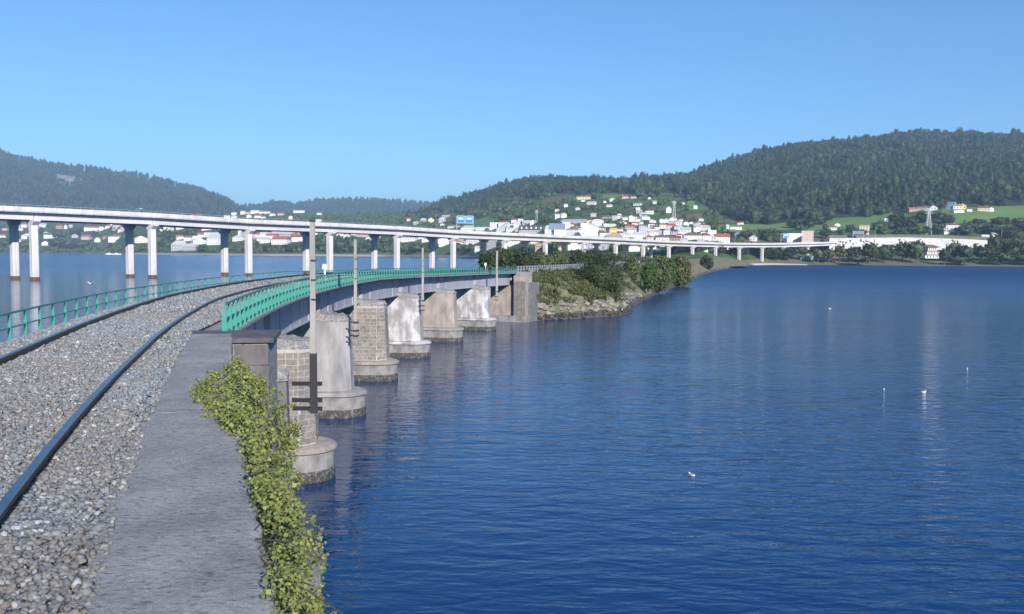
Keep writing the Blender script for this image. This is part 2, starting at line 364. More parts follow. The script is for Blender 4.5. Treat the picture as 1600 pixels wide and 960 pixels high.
def ord_(n): return ['first', 'second', 'third', 'fourth', 'fifth', 'sixth', 'seventh', 'eighth', 'ninth', 'tenth', 'eleventh', 'twelfth', 'thirteenth', 'fourteenth', 'fifteenth', 'sixteenth', 'seventeenth', 'eighteenth', 'nineteenth', 'twentieth'][n]

# ================================================================== WATER
wv = [(-6000, -200, 0), (6000, -200, 0), (6000, 9000, 0), (-6000, 9000, 0)]
MB().add(wv, [(0, 1, 2, 3)]).build('water', M['water'])['kind'] = 'structure'
MB().add([(x, y, -6) for x, y, z in wv], [(0, 1, 2, 3)]).build('seabed', M['mud'])['kind'] = 'structure'
# ================================================================== TERRAIN
#  columns by picture x: shore depth, then (depth, picture row) knots, ridge last
TC = [
 (-1500, 1300, (1500, 386), (2000, 368), (2600, 350), (3300, 338)),
 (-200, 2200, (2350, 384), (2700, 368), (3000, 350), (3400, 341)),
 (165, 2250, (2350, 387), (2600, 370), (2900, 353), (3300, 343)),
 (200, 1600, (1700, 389), (1950, 372), (2350, 354), (2900, 342)),
 (420, 1430, (1500, 391), (1700, 372), (2100, 352), (2700, 333)),
 (600, 1480, (1550, 391), (1750, 372), (2100, 352), (2700, 337)),
 (665, 1350, (1420, 391), (1650, 372), (2000, 348), (2600, 328)),
 (714, 1250, (1300, 391), (1500, 372), (1900, 345), (2600, 312)),
 (806, 900, (960, 391), (1150, 370), (1600, 330), (2400, 289)),
 (880, 560, (640, 391), (850, 367), (1400, 318), (2200, 286)),
 (1000, 545, (640, 391), (850, 367), (1400, 313), (2200, 286)),
 (1072, 530, (640, 391), (850, 369), (1400, 315), (2200, 279)),
 (1100, 560, (640, 393), (850, 371), (1350, 322), (2200, 270)),
 (1150, 640, (690, 400), (850, 376), (1250, 338), (2200, 256)),
 (1200, 700, (740, 401), (870, 378), (1200, 345), (2200, 240)),
 (1300, 716, (760, 402), (880, 378), (1150, 343), (2200, 223)),
 (1420, 705, (750, 404), (880, 379), (1150, 333), (2200, 214)),
 (1600, 700, (750, 405), (880, 383), (1200, 322), (2200, 218)),
 (1900, 690, (750, 407), (880, 385), (1200, 320), (2200, 205)),
 (3200, 600, (650, 407), (880, 385), (1200, 330), (2200, 230))]
TX = [t[0] for t in TC]; ND = 56
def tcol(x):
    D0 = lerp(x, TX, [t[1] for t in TC]); Ds = [D0-25, D0, D0+6, D0+14]; zs = [-3, -.25, .5, 1.2]
    for k in range(2, 6):
        d = lerp(x, TX, [t[k][0] for t in TC]); y = lerp(x, TX, [t[k][1] for t in TC])
        Ds.append(d); zs.append(atY(x, y, d)[2])
    Ds += [Ds[-1]+250, Ds[-1]+1500]; zs += [zs[-1]-12, 0]
    return Ds, zs
def nz(x, y, s):
    return math.sin(x*s+1.3)*math.cos(y*s*1.3+.4)+.5*math.sin(x*s*2.3+y*s*1.9)
def terr(x, D):
    Ds, zs = tcol(x)
    z = float(np.interp(D, Ds, zs)); w = min(1, max(0, (D-Ds[3])/300)); X = (x-800)/FPX*D
    return z+w*(5*nz(X, D, .006)+2.2*nz(X, D, .021))
def on_terrain(x, y, Dmin=0):
    Ds, zs = tcol(x); D = max(Ds[2], Dmin)
    while D < Ds[-3]:
        p = atY(x, 395, D); p[2] = terr(x, D)
        if proj(p)[1] <= y: return p
        D += 6
    p = atY(x, 395, Ds[-3]-5); p[2] = terr(x, Ds[-3]-5); return p
cols = []
x = -1500.
while x <= 3200:
    cols.append(x); x += 11 if -60 <= x <= 1660 else 60
TV = np.zeros((len(cols), ND, 3))
for i, x in enumerate(cols):
    Ds, zs = tcol(x)
    t = np.linspace(0, 1, ND-8)**1.25
    dd = np.concatenate([[Ds[0], Ds[1], Ds[2], Ds[3]], Ds[3]+4+(Ds[-3]-Ds[3]-4)*t, [Ds[-3]+120, Ds[-2]+60, Ds[-2]+500, Ds[-1]]])
    for k, d in enumerate(dd):
        p = atY(x, 395, d); TV[i, k] = (p[0], d, terr(x, d))
nc = len(cols); idx = np.arange(nc*ND).reshape(nc, ND)
quads = np.stack([idx[:-1, :-1], idx[1:, :-1], idx[1:, 1:], idx[:-1, 1:]], -1).reshape(-1, 4)
me = npmesh('terrain', TV.reshape(-1, 3), quads, M['terrain'], True)
for k in ('forestfloor', 'shore', 'pasture', 'earth'): me.materials.append(M[k])
FX = [560, 665, 714, 760, 800, 850, 900, 960, 1050, 1085, 1105, 1120, 1150, 1200, 1250, 1300, 1400, 1450, 1500, 1600, 1900]
FY = [330, 336, 334, 330, 316, 305, 302, 303, 303, 312, 322, 338, 345, 348, 348, 341, 333, 325, 320, 318, 316]
def forest_row(x): return lerp(x, FX, FY)
FIELDS = [  # pasture / bare-earth outlines by picture position, on the slope itself
 ('pasture', [(1120, 352), (1230, 350), (1262, 356), (1180, 366), (1120, 360)]),
 ('pasture', [(1262, 350), (1300, 341), (1400, 333), (1420, 338), (1380, 352), (1300, 362), (1255, 366)]),
 ('pasture', [(1480, 326), (1620, 318), (1900, 318), (1900, 348), (1600, 352), (1500, 352), (1460, 345)]),
 ('pasture', [(1070, 318), (1092, 312), (1088, 326), (1062, 330)]),
 ('earth', [(1070, 338), (1102, 330), (1098, 344), (1068, 350)]),
 ('pasture', [(940, 305), (975, 303), (972, 312), (938, 313)]),
 ('pasture', [(722, 348), (770, 340), (780, 356), (730, 360)]),
 ('earth', [(850, 310), (885, 308), (880, 316), (848, 318)])]
def inpoly(x, y, P):
    c = False; j = len(P)-1
    for i in range(len(P)):
        if (P[i][1] > y) != (P[j][1] > y) and x < (P[j][0]-P[i][0])*(y-P[i][1])/(P[j][1]-P[i][1])+P[i][0]: c = not c
        j = i
    return c
mi = np.zeros(len(quads), np.int32); mids = TV.reshape(-1, 3)[quads].mean(1)
nd1 = ND-1
for f in range(len(quads)):
    k = f % nd1
    if k < 5: mi[f] = 2; continue
    px, py = proj(mids[f])
    if px > 560 and py < forest_row(px): mi[f] = 1; continue
    for nm, P in FIELDS:
        if inpoly(px, py, P): mi[f] = 3 if nm == 'pasture' else 4; break
me.polygons.foreach_set('material_index', mi)
terrain = link('terrain', me); terrain['kind'] = 'structure'
QUARRY = [(83, 274), (106, 273), (130, 282), (124, 289), (108, 292), (92, 285)]
M['quarry'] = mat('cleared_slope', (.40, .36, .33), 1, 0, (.14, .13, .09), .03, coord='pos', spec=.1)
# far hills behind (ridge line by picture position, real depth)
def ridge_hill(name, pts, D, foot, x0, x1, step, width, matl):
    xs = np.arange(x0, x1+1, step); NK = 34; V = np.zeros((len(xs), NK, 3))
    for i, x in enumerate(xs):
        y = lerp(x, [p[0] for p in pts], [p[1] for p in pts]); zr = atY(x, y, D)[2]
        for k in range(NK):
            t = k/(NK-4) if k < NK-3 else 1
            d = D-width*(1-t)+(0 if k < NK-3 else (k-NK+4)*500)
            s = t*t*(3-2*t)*.55+t*.45
            z = max(foot+(zr-foot)*s-(0 if k < NK-3 else (k-NK+4)*zr*.35), -5)
            X = atY(x, 390, d)[0]; w = math.sin(math.pi*min(t, 1))
            z += w*(14*nz(X, d, .003)+7*nz(X, d, .009)); V[i, k] = (X, d, z)
    nx = len(xs); idx = np.arange(nx*NK).reshape(nx, NK)
    q = np.stack([idx[:-1, :-1], idx[1:, :-1], idx[1:, 1:], idx[:-1, 1:]], -1).reshape(-1, 4)
    me = npmesh(name, V.reshape(-1, 3), q, matl, True); me.materials.append(M['quarry']); cc = V.reshape(-1, 3)[q].mean(1)
    me.polygons.foreach_set('material_index', np.array([int(inpoly(*proj(c), QUARRY)) for c in cc], np.int32))
    o = link(name, me); o['kind'] = 'structure'; return V
HL = [(-900, 330), (-500, 262), (-200, 215), (0, 240), (25, 251), (50, 255), (80, 261), (107, 266), (130, 267), (150, 268), (175, 273), (184, 279), (194, 275), (225, 279), (262, 288), (300, 298), (337, 310), (362, 320), (375, 332), (430, 352), (520, 375)]
HB = [(250, 350), (340, 336), (371, 329), (401, 328), (429, 322), (454, 323), (463, 329), (470, 323), (506, 319), (544, 318), (581, 319), (605, 319), (640, 322), (665, 324), (720, 330), (800, 345), (900, 360)]
V1 = ridge_hill('hill', HL, 4300, 20, -900, 520, 10, 1500, M['forestfloor'])
V2 = ridge_hill('hill', HB, 5200, 30, 250, 900, 10, 1500, M['forestfloor'])
# ================================================================== SCATTER (geometry nodes)
def scatter(name, P, Sc, Rz, K, sources, tilt=None):
    me = bpy.data.meshes.new(name); n = len(P); me.vertices.add(n)
    me.vertices.foreach_set('co', np.asarray(P, np.float32).ravel())
    a = me.attributes.new('sc', 'FLOAT_VECTOR', 'POINT'); a.data.foreach_set('vector', np.asarray(Sc, np.float32).ravel())
    R = np.zeros((n, 3), np.float32); R[:, 2] = Rz
    if tilt is not None: R[:, 0:2] = tilt
    a = me.attributes.new('rt', 'FLOAT_VECTOR', 'POINT'); a.data.foreach_set('vector', R.ravel())
    a = me.attributes.new('kd', 'INT', 'POINT'); a.data.foreach_set('value', np.asarray(K, np.int32))
    o = link(name, me)
    ng = bpy.data.node_groups.new(name+'_nodes', 'GeometryNodeTree')
    ng.interface.new_socket('Geometry', in_out='INPUT', socket_type='NodeSocketGeometry')
    ng.interface.new_socket('Geometry', in_out='OUTPUT', socket_type='NodeSocketGeometry')
    N, L = ng.nodes, ng.links; gi = N.new('NodeGroupInput'); go = N.new('NodeGroupOutput'); jn = N.new('GeometryNodeJoinGeometry')
    def named(nm, ty):
        q = N.new('GeometryNodeInputNamedAttribute'); q.data_type = ty; q.inputs[0].default_value = nm
        return [s for s in q.outputs if s.enabled and s.name == 'Attribute'][0]
    sc_, rt_, kd_ = named('sc', 'FLOAT_VECTOR'), named('rt', 'FLOAT_VECTOR'), named('kd', 'INT')
    for k, s in enumerate(sources):
        oi = N.new('GeometryNodeObjectInfo'); oi.inputs[0].default_value = s; oi.transform_space = 'ORIGINAL'
        cp = N.new('FunctionNodeCompare'); cp.data_type = 'INT'; cp.operation = 'EQUAL'
        ia = [q for q in cp.inputs if q.enabled]; L.new(kd_, ia[0]); ia[1].default_value = k
        ip = N.new('GeometryNodeInstanceOnPoints')
        L.new(gi.outputs[0], ip.inputs['Points']); L.new(cp.outputs[0], ip.inputs['Selection'])
        L.new([q for q in oi.outputs if q.name == 'Geometry'][0], ip.inputs['Instance'])
        L.new(rt_, ip.inputs['Rotation']); L.new(sc_, ip.inputs['Scale']); L.new(ip.outputs[0], jn.inputs[0])
    L.new(jn.outputs[0], go.inputs[0])
    md = o.modifiers.new('scatter', 'NODES'); md.node_group = ng; o['kind'] = 'stuff'; return o
def crown_np(seed, n, m, rad, leaf, zc, shape='round', inner=.35, quad=False):
    """leaf clumps through an ellipsoid: n clumps of m leaves"""
    r = np.random.default_rng(seed); d = r.normal(size=(n, 3)); d /= np.linalg.norm(d, axis=1)[:, None]
    rr = inner+(1-inner)*r.random(n)**.5
    c = d*rr[:, None]*np.array(rad)
    if shape == 'tall': c[:, :2] *= (1-.45*np.clip(c[:, 2:3]/rad[2], -.2, 1))
    c[:, 2] += zc
    cs = (.16+.16*r.random(n))*min(rad[0], rad[1])*1.5
    dd = r.normal(size=(n, m, 3)); dd /= np.linalg.norm(dd, axis=2)[:, :, None]
    p = c[:, None]+dd*(cs[:, None, None])*r.random((n, m, 1))**.4; p = p.reshape(-1, 3)
    N = len(p); nrm = dd.reshape(-1, 3)+r.normal(size=(N, 3))*.6+np.array([0, 0, .3]); nrm /= np.linalg.norm(nrm, axis=1)[:, None]
    a = np.cross(nrm, r.normal(size=(N, 3))); a /= np.linalg.norm(a, axis=1)[:, None]; b = np.cross(nrm, a)
    s = leaf*(.6+.8*r.random((N, 1)))
    if quad:
        V = np.stack([p-a*s*.5, p-b*s*.32, p+a*s*.6, p+b*s*.32], 1).reshape(-1, 3); F = np.arange(4*N).reshape(-1, 4)
    else:
        V = np.stack([p-a*s*.5-b*s*.4, p+a*s*.6, p+b*s*.6], 1).reshape(-1, 3); F = np.arange(3*N).reshape(-1, 3)
    return V, F
def ico(sub, rad, seed, amp, zc=0):
    import bmesh
    bm = bmesh.new(); bmesh.ops.create_icosphere(bm, subdivisions=sub, radius=1); r = np.random.default_rng(seed)
    V = np.array([v.co[:] for v in bm.verts]); F = np.array([[v.index for v in f.verts] for f in bm.faces]); bm.free()
    V = V*(1+amp*(r.random((len(V), 1))*2-1))*np.array(rad); V[:, 2] += zc; return V, F
# far trees: a dark inner crown with clumps round it, trunk below, one mesh each (a few pixels tall in the picture)
FT = []
for k, (w, h, sh) in enumerate(((3.2, 6.5, 'tall'), (4.2, 5.4, 'round'), (2.6, 7.2, 'tall'), (4.8, 5.0, 'round'))):
    Va, Fa = ico(2, (w*.8, w*.8, h*.82), 20+k, .16, h+2.5)
    Vb, Fb = crown_np(30+k, 26, 5, (w, w, h), 1.5, h+2.5, sh, .75)
    tr = MB().tube((0, 0, -2), (0, 0, h), .3, .15, 5)
    V = np.concatenate([Va, Vb, np.array(tr.v)]); n0 = len(Va)+len(Vb)
    tf4 = np.array([[i+n0 for i in f] for f in tr.f if len(f) == 4])
    me_ = npmesh('pine_tree', V, [np.concatenate([Fa, Fb+len(Va)]), tf4], M['forest'])
    FT.append(me_)
tree_src = []
desc = ['slim tall dark tree at the foot of the forest above the pasture edge', 'broad dark tree at the forest edge above the pylon hillside',
        'narrow spire shaped tree at the forest edge above the right pasture', 'wide rounded tree at the forest edge right of the hillside farm']
for k, (px, py) in enumerate(((1250, 346), (1330, 336), (1415, 330), (1560, 318))):
    o = link('forest_tree', FT[k], None, on_terrain(px, py)); tag(o, desc[k], 'tree', 'trees along the forest edge'); tree_src.append(o)
P, Sc, KD = [], [], []
k = 0; rng = np.random.default_rng(5)
for _ in range(150000):
    px = rng.uniform(560, 1760); D = math.sqrt(rng.uniform(950**2, 2460**2)); Ds, zs = tcol(px)
    if D > Ds[-3]+60 or D < Ds[3]: continue
    p = atY(px, 395, D); z = terr(px, D); p[2] = z; qx, qy = proj(p)
    fr = forest_row(px)+4*math.sin(px*.07)+3*math.sin(px*.21)
    if qy > fr: continue
    if nz(p[0], D, .008) > 1.05 and rng.random() < .7: continue
    P.append((p[0], D, z-1.0)); Sc.append(rng.uniform(.55, 1.2)*(1.5 if rng.random() < .07 else 1)*(1+.28*nz(p[0], D, .011))); KD.append(int((nz(p[0], D, .0065)+rng.normal()*.6) > -.45))
    if len(P) > 17500: break
P = np.array(P); Sc = np.array(Sc)
tag(scatter('forest', P, np.stack([Sc, Sc, Sc*rng.uniform(.85, 1.15, len(P))], 1), rng.uniform(0, 6.28, len(P)), np.array(KD)+2*rng.integers(0, 2, len(P)), tree_src),
    'dense dark green forest covering the big hill on the right', 'forest')
def hill_forest(name, V, n, sc, label, ridge_extra=260, gap=None):
    r = np.random.default_rng(len(label)); nx, NK, _ = V.shape; PP = []
    for _ in range(n):
        i = r.uniform(0, nx-1.001); k = r.uniform(2, NK-3.5); a, b_ = int(i), int(k); fi, fk = i-a, k-b_
        p = (V[a, b_]*(1-fi)+V[a+1, b_]*fi)*(1-fk)+(V[a, b_+1]*(1-fi)+V[a+1, b_+1]*fi)*fk
        if gap and gap(p): continue
        PP.append(p)
    for _ in range(ridge_extra):
        i = r.uniform(0, nx-1.001); a = int(i); fi = i-a; PP.append(V[a, NK-4]*(1-fi)+V[a+1, NK-4]*fi)
    PP = np.array(PP); s = r.uniform(.7, 1.25, len(PP))*sc
    return tag(scatter(name, PP, np.stack([s, s, s], 1), r.uniform(0, 6.28, len(PP)), r.integers(0, 4, len(PP)), tree_src), label, 'forest')
def quarry(p):
    x, y = proj(p); return inpoly(x, y+2, QUARRY)
hill_forest('forest', V1, 11000, 1.9, 'hazy blue green forest covering the left hill behind the viaduct', 500, quarry)
hill_forest('forest', V2, 4500, 2.2, 'low distant wooded ridge between the two hills', 300)
#BIG_STRUCTURES
# ================================================================== NEAR ABUTMENT, BRIDGE, TRACK
ZC = EYE-1.80      # coping top
def cop_r(p): return lerp(p, [-.36, -.2958, -.286, -.270, -.255, -.2025], [164.2, 164.73, 164.83, 165.0, 165.15, 165.95])
def cop_l(p): return lerp(p, [-.36, -.29, -.255, -.2025], [165.6, 165.75, 166.15, 166.85])
ab = empty('abutment_wall', pt(-.28, 166, 0))
def child_ws(o, parent):
    o.parent = parent; o.matrix_parent_inverse = Matrix.Translation(-Vector(parent.location)) if not any(parent.rotation_euler) else parent.matrix_world.inverted(); return o
def rel(ob_loc):  # frames relative to a parent's location
    L = Vector(ob_loc); return lambda v: (v[0]-L.x, v[1]-L.y, v[2]-L.z)
def sub(mb, parent):
    L = parent.location; mb.v = [(x-L.x, y-L.y, z-L.z) for x, y, z in mb.v]; return mb
m_ = MB(); fr = []
for i in range(41):
    p = P_START*1.0+(A_PHI-P_START)*i/40
    fr.append(lambda a, b, p=p: pt(p, (cop_r(p)+.06) if a == 0 else Rl(p)+1.98, b))
m_.sweep(fr, [(0, -2), (1, -2), (1, EYE-2.25), (0, EYE-2.25)])
sub(m_, ab).build('wall_body', M['wall'], ab)
def coping(p0, p1, n, zo, seed):
    r = random.Random(seed); V = []; NA = 26; hs_ = []
    mb = MB(); rows = []
    for i in range(n+1):
        p = p0+(p1-p0)*i/n; er = (r.random()-.5)*.018+.014*math.sin(i*.5); el = (r.random()-.5)*.05
        a0, a1 = cop_r(p)+er, cop_l(p)+el; row = []
        row.append(pt(p, a0+.01, ZC-.30)); row.append(pt(p, a0-.01, ZC-.04+zo))
        for k in range(NA+1):
            t = k/NA; R = a0+(a1-a0)*t
            h = .004*nz(R*5, i*.12, 1)+(r.random()-.5)*.0022-(.015 if k == 0 else 0)
            row.append(pt(p, R, ZC+zo+h))
        row.append(pt(p, a1, ZC-.30)); rows.append(row)
    k = len(rows[0]); vs = [v for rw in rows for v in rw]
    fs = [(i*k+j, i*k+j+1, (i+1)*k+j+1, (i+1)*k+j) for i in range(n) for j in range(k-1)]
    fs += [tuple(range(k))[::-1], tuple(range(n*k, n*k+k))]
    mb.add(vs, fs); return sub(mb, ab).build('coping_slab', M['coping'], ab)
coping(P_START, -.2596, 420, .012, 1); coping(-.2592, A_PHI, 260, 0, 2)
# corner pillar at the end of the wall, stone blocks in light mortar
pl = MB()
M['darkslab'] = mat('sooty_cap_slab', (.13, .12, .13), .9, 0, (.07, .065, .07), 3, .01, 18)
def polyR(pts, z0, z1, mb=None):
    mb = mb or MB(); a = [pt(p, R, 0)[:2] for p, R in pts]; return mb.prism(a, z0, z1)
M['pillarmortar'] = mat('soiled_mortar', (.36, .34, .33), .9, 0, (.16, .15, .15), 9, .02, 30, contrast=(.42, .6))
pil = sub(polyR([(-.2075, 165.15), (-.2075, 166.1), (-.1985, 166.1), (-.1985, 165.05)], 0, ZC-.13), ab).build('corner_pillar', M['pillarmortar'], ab)
def face_block(parent, name, matl, p, Ra, Rb, za, zb, th=.03):
    mb = MB(); q = p-.00012*10*th
    A = [pt(p-.0012*th/.03*.18, Ra, 0), pt(p-.0012*th/.03*.18, Rb, 0), pt(p+.0006, Rb, 0), pt(p+.0006, Ra, 0)]
    mb.prism([a[:2] for a in A], za, zb); L = Vector(ab.location); mb.v = [(x-L.x, y-L.y, z-L.z) for x, y, z in mb.v]
    return mb.build(name, matl, parent)
zt = ZC-.15
for Ra, Rb, za, zb, mm in ((165.13, 165.81, zt-.43, zt-.01, 'slab'), (165.12, 165.62, zt-.88, zt-.45, 'slab'),
                           (165.84, 166.08, zt-.20, zt-.03, 'darkstone'), (165.84, 166.08, zt-.40, zt-.23, 'darkstone'),
                           (165.66, 166.08, zt-.63, zt-.45, 'darkstone'), (165.66, 166.08, zt-.86, zt-.67, 'darkstone'),
                           (165.12, 165.7, zt-1.5, zt-.92, 'slab'), (165.74, 166.08, zt-1.5, zt-.9, 'darkstone'), (165.12, 166.08, zt-2.6, zt-1.54, 'slab'), (165.12, 166.08, zt-6, zt-2.64, 'slab')):
    face_block(pil, 'stone', M[mm], -.2075, Ra, Rb, za, zb)
sub(polyR([(-.2080, 165.02), (-.2080, 166.9), (-.1965, 166.9), (-.1965, 164.98)], ZC-.11, ZC-.01), ab).build('cap_slab', M['darkslab'], ab)
tag(ab, 'long concrete topped retaining wall beside the ballast, ending in a stone corner pillar', 'wall')

# ---- ballast
def ballast_z(p, u):     # u = R - Rr
    dz = drop(p)*(1 if p > -.2 else 0)
    if p < A_PHI: xs = [-.75, -.5, -.2, 0, 1.74, 1.95, 2.7, 3.7]; zs = [EYE-1.84, EYE-1.82, EYE-1.83, EYE-1.80, EYE-1.71, EYE-1.75, EYE-1.86, EYE-2.15]
    else: xs = [-2.2, -1.1, -.35, 0, 1.74, 1.95, 2.7, 3.7]; zs = [EYE-1.97, EYE-1.94, EYE-1.83, EYE-1.80, EYE-1.71, EYE-1.75, EYE-1.86, EYE-2.15]
    return lerp(u, xs, zs)-dz
NB, NA = 520, 26; V = np.zeros((NB+1, NA+1, 3))
for i in range(NB+1):
    p = P_START+(.9-P_START)*(i/NB)**1.0
    uL = 3.62; uR = (cop_l(p)-.12-Rr(p)) if p < A_PHI else max(-2.1, RG-.1-Rr(p))
    for k in range(NA+1):
        u = uR+(uL-uR)*k/NA; V[i, k] = pt(p, Rr(p)+u, ballast_z(p, u)+random.uniform(-.012, .012))
idx = np.arange((NB+1)*(NA+1)).reshape(NB+1, NA+1)
q = np.stack([idx[:-1, :-1], idx[:-1, 1:], idx[1:, 1:], idx[1:, :-1]], -1).reshape(-1, 4)
o = link('track_bed', npmesh('track_bed', V.reshape(-1, 3), q, M['bed'])); o['kind'] = 'structure'
# ---- loose white stones lying on the ballast double as the shapes of the gravel
def stone_mesh(seed):
    r = np.random.default_rng(seed); V, F = ico(1, (1.25, r.uniform(.6, .95), r.uniform(.45, .7)), seed, .0)
    for _ in range(6):      # chop planes for crushed-rock facets
        d = r.normal(size=3); d /= np.linalg.norm(d); c = r.uniform(.28, .55); s = V@d; V = V-np.outer(np.maximum(s-c, 0), d)
    V = V+r.normal(size=V.shape)*.03
    return npmesh('loose_stone', V, F, M['gravel'])
ST = [stone_mesh(s) for s in range(8)]; st_src = []
spots = [(58, 802, .03), (655/4, 822, .035), (208, 762, .022), (15, 905, .028), (60, 870, .035), (800/4, 854/4+405, .02), (176, 619, .03), (315, 502, .03)]
sl = ['pale flat stone on the ballast just right of the near rail at the bottom', 'large light stone where the ballast meets the concrete coping', 'small stone lying half way between near rail and coping',
      'rounded stone at the bottom left edge of the ballast', 'angular stone in the lower left ballast corner', 'small pale stone right of the near rail', 'bright stone on the ballast right of the near rail where it bends', 'pale stone in the ballast near the start of the teal railing']
for k, (px, py, s) in enumerate(spots):
    w = atZ(px, py, EYE-1.84); o = link('loose_stone', ST[k], None, w+np.array([0, 0, .012]), random.uniform(0, 6), (s, s, s)); tag(o, sl[k], 'stone', 'loose stones on the ballast'); st_src.append(o)
r = np.random.default_rng(3); P, Sc = [], []
def stones(p0, p1, dens, size):
    n = int((p1-p0)*168*5.0*dens)
    for _ in range(n):
        p = r.uniform(p0, p1); uR = (cop_l(p)-.10-Rr(p)) if p < A_PHI else max(-2.1, RG-.1-Rr(p)); u = r.uniform(uR, 3.62)
        if abs(u) < .06 or abs(u-1.74) < .06: continue
        z = ballast_z(p, u)
        if u < uR+.16 and p < A_PHI: z += .05*r.random()
        P.append(pt(p, Rr(p)+u, z+r.uniform(-.012, .02))); s = size*r.uniform(.4, 1.3)*(1.45 if r.random() < .05 else 1); Sc.append(s)
stones(-.315, -.262, 1150, .032); stones(-.262, -.225, 760, .033); stones(-.225, -.17, 340, .037); stones(-.17, -.05, 110, .047); stones(-.05, .1, 40, .055)
P = np.array(P); Sc = np.array(Sc)
tag(scatter('ballast_gravel', P, np.stack([Sc, Sc, Sc], 1), r.uniform(0, 6.28, len(P)), r.integers(0, 8, len(P)), st_src, r.uniform(-.7, .7, (len(P), 2))), 'crushed grey stone ballast round the rails', 'gravel')
# ---- track
trk = empty('railway_track', pt(-.25, 168, ZR)); L0 = trk.location
def relf(fs, L): return [lambda a, b, f=f: (f(a, b)[0]-L.x, f(a, b)[1]-L.y, f(a, b)[2]-L.z) for f in fs]
prof = [(-.07, -.16), (.07, -.16), (.07, -.148), (.012, -.125), (.012, -.045), (.036, -.036), (.036, -.008), (-.036, -.008), (-.036, -.036), (-.012, -.045), (-.012, -.125), (-.07, -.148)]
top = [(-.036, -.0079), (-.029, 0), (.029, 0), (.036, -.0079)]
for Rf, Z in ((Rr, ZR), (Rl, ZL)):
    f = relf(frames(P_START, 3.8, 520, Rf, lambda p: Z-drop(p)), L0)
    ra = MB().sweep(f, prof[::-1]).build('rail', M['rail'], trk)
    MB().sweep(f, top[::-1], caps=True).build('rail_head', M['railtop'], ra)
sm = MB().box((0, 0, 0), (2.5, .24, .16)).mesh('sleeper', M['sleeper'])
for k in range(170):
    p = -.33+k*.6/168
    if p > .28: break
    c = pt(p, Rr(p)+.87, 0); zc = (ZR+ZL)/2-drop(p)-.17-.079-.05
    o = link('sleeper', sm, trk, (c[0]-L0.x, c[1]-L0.y, zc-L0.z)); o.rotation_euler = (0, math.atan(.1/1.74), -p if False else 0)
    o.rotation_euler = (0, .057, -p)
tag(trk, 'single railway track curving away across the bridge', 'railway track')

# ---- bridge superstructure
br = empty('railway_bridge', pt(A_PHI, 169, 0)); LB = br.location
nodes = [A_PHI+.004]+PH[1:8]; nodes[-1] = PH[7]+.004
def seg_prism(p0, p1, R0, R1, z0, z1, L):
    """straight box between two bearings; z0,z1 are functions of p"""
    f = lambda R, p: R(p) if callable(R) else R
    a, b, c, d = pt(p0, f(R0, p0), 0), pt(p0, f(R1, p0), 0), pt(p1, f(R1, p1), 0), pt(p1, f(R0, p1), 0); mb = MB()
    vs = [(v[0]-L.x, v[1]-L.y, z-L.z) for v, z in ((a, z0(p0)), (b, z0(p0)), (c, z0(p1)), (d, z0(p1)), (a, z1(p0)), (b, z1(p0)), (c, z1(p1)), (d, z1(p1)))]
    return mb.add(vs, [(0, 1, 2, 3), (7, 6, 5, 4), (4, 5, 1, 0), (5, 6, 2, 1), (6, 7, 3, 2), (7, 4, 0, 3)])
zt_ = lambda p: zwalk(p)-.10
zb_ = lambda p: zwalk(p)-1.52
for side, RW_ in (('r', 0), ('l', 1)):
    s = -1 if side == 'r' else 1
    RW = (lambda e: (lambda p: RG+e)) if s < 0 else (lambda e: (lambda p: Rl(p)+1.35+e))
    for i in range(len(nodes)-1):
        a, b_ = nodes[i]+.0008, nodes[i+1]-.0008
        g_ = seg_prism(a, b_, RW(0), RW(.02), lambda p: zb_(p)+.03, lambda p: zt_(p)-.03, LB)
        gg = g_.build('girder', M['girder'], br)
        for za, zc in ((zb_, lambda p: zb_(p)+.03), (lambda p: zt_(p)-.03, zt_)):
            seg_prism(a, b_, RW(-.16), RW(.18), za, zc, LB).build('flange', M['girder'], gg)
        nst = 5 if side == 'r' else 3
        for k in range(nst+1):
            p = a+.0009+(b_-a-.0018)*k/nst
            seg_prism(p-.0001, p+.0001, RW(-.13 if s < 0 else .021), RW(-.001 if s < 0 else .15), lambda q: zb_(q)+.031, lambda q: zt_(q)-.031, LB).build('stiffener', M['girder'], gg)
for i in range(len(nodes)-1):
    a, b_ = nodes[i], nodes[i+1]
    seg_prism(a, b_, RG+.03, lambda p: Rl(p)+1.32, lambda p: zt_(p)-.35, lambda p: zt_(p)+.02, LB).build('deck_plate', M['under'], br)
    n = 14
    wk = MB()
    for k in range(n):
        p0, p1 = a+(b_-a)*k/n, a+(b_-a)*(k+1)/n-.00012
        o = seg_prism(p0, p1, RRAIL-.12, RG+.25, lambda p: zwalk(p)-.07, lambda p: zwalk(p), LB).build('walkway_plate', M['walkway'], br)
    if True:
        seg_prism(a, b_, lambda p: Rl(p)+1.34, lambda p: Rl(p)+1.95, lambda p: zwalk(p)-.40, lambda p: zwalk(p)-.33, LB).build('walkway_plate', M['walkway'], br)
bk = MB()
brk = [(.0, -.005), (0, -.12), (.78, -.38), (.78, -.005)]
tag(br, 'curved railway bridge of steel plate girders on masonry piers', 'bridge')
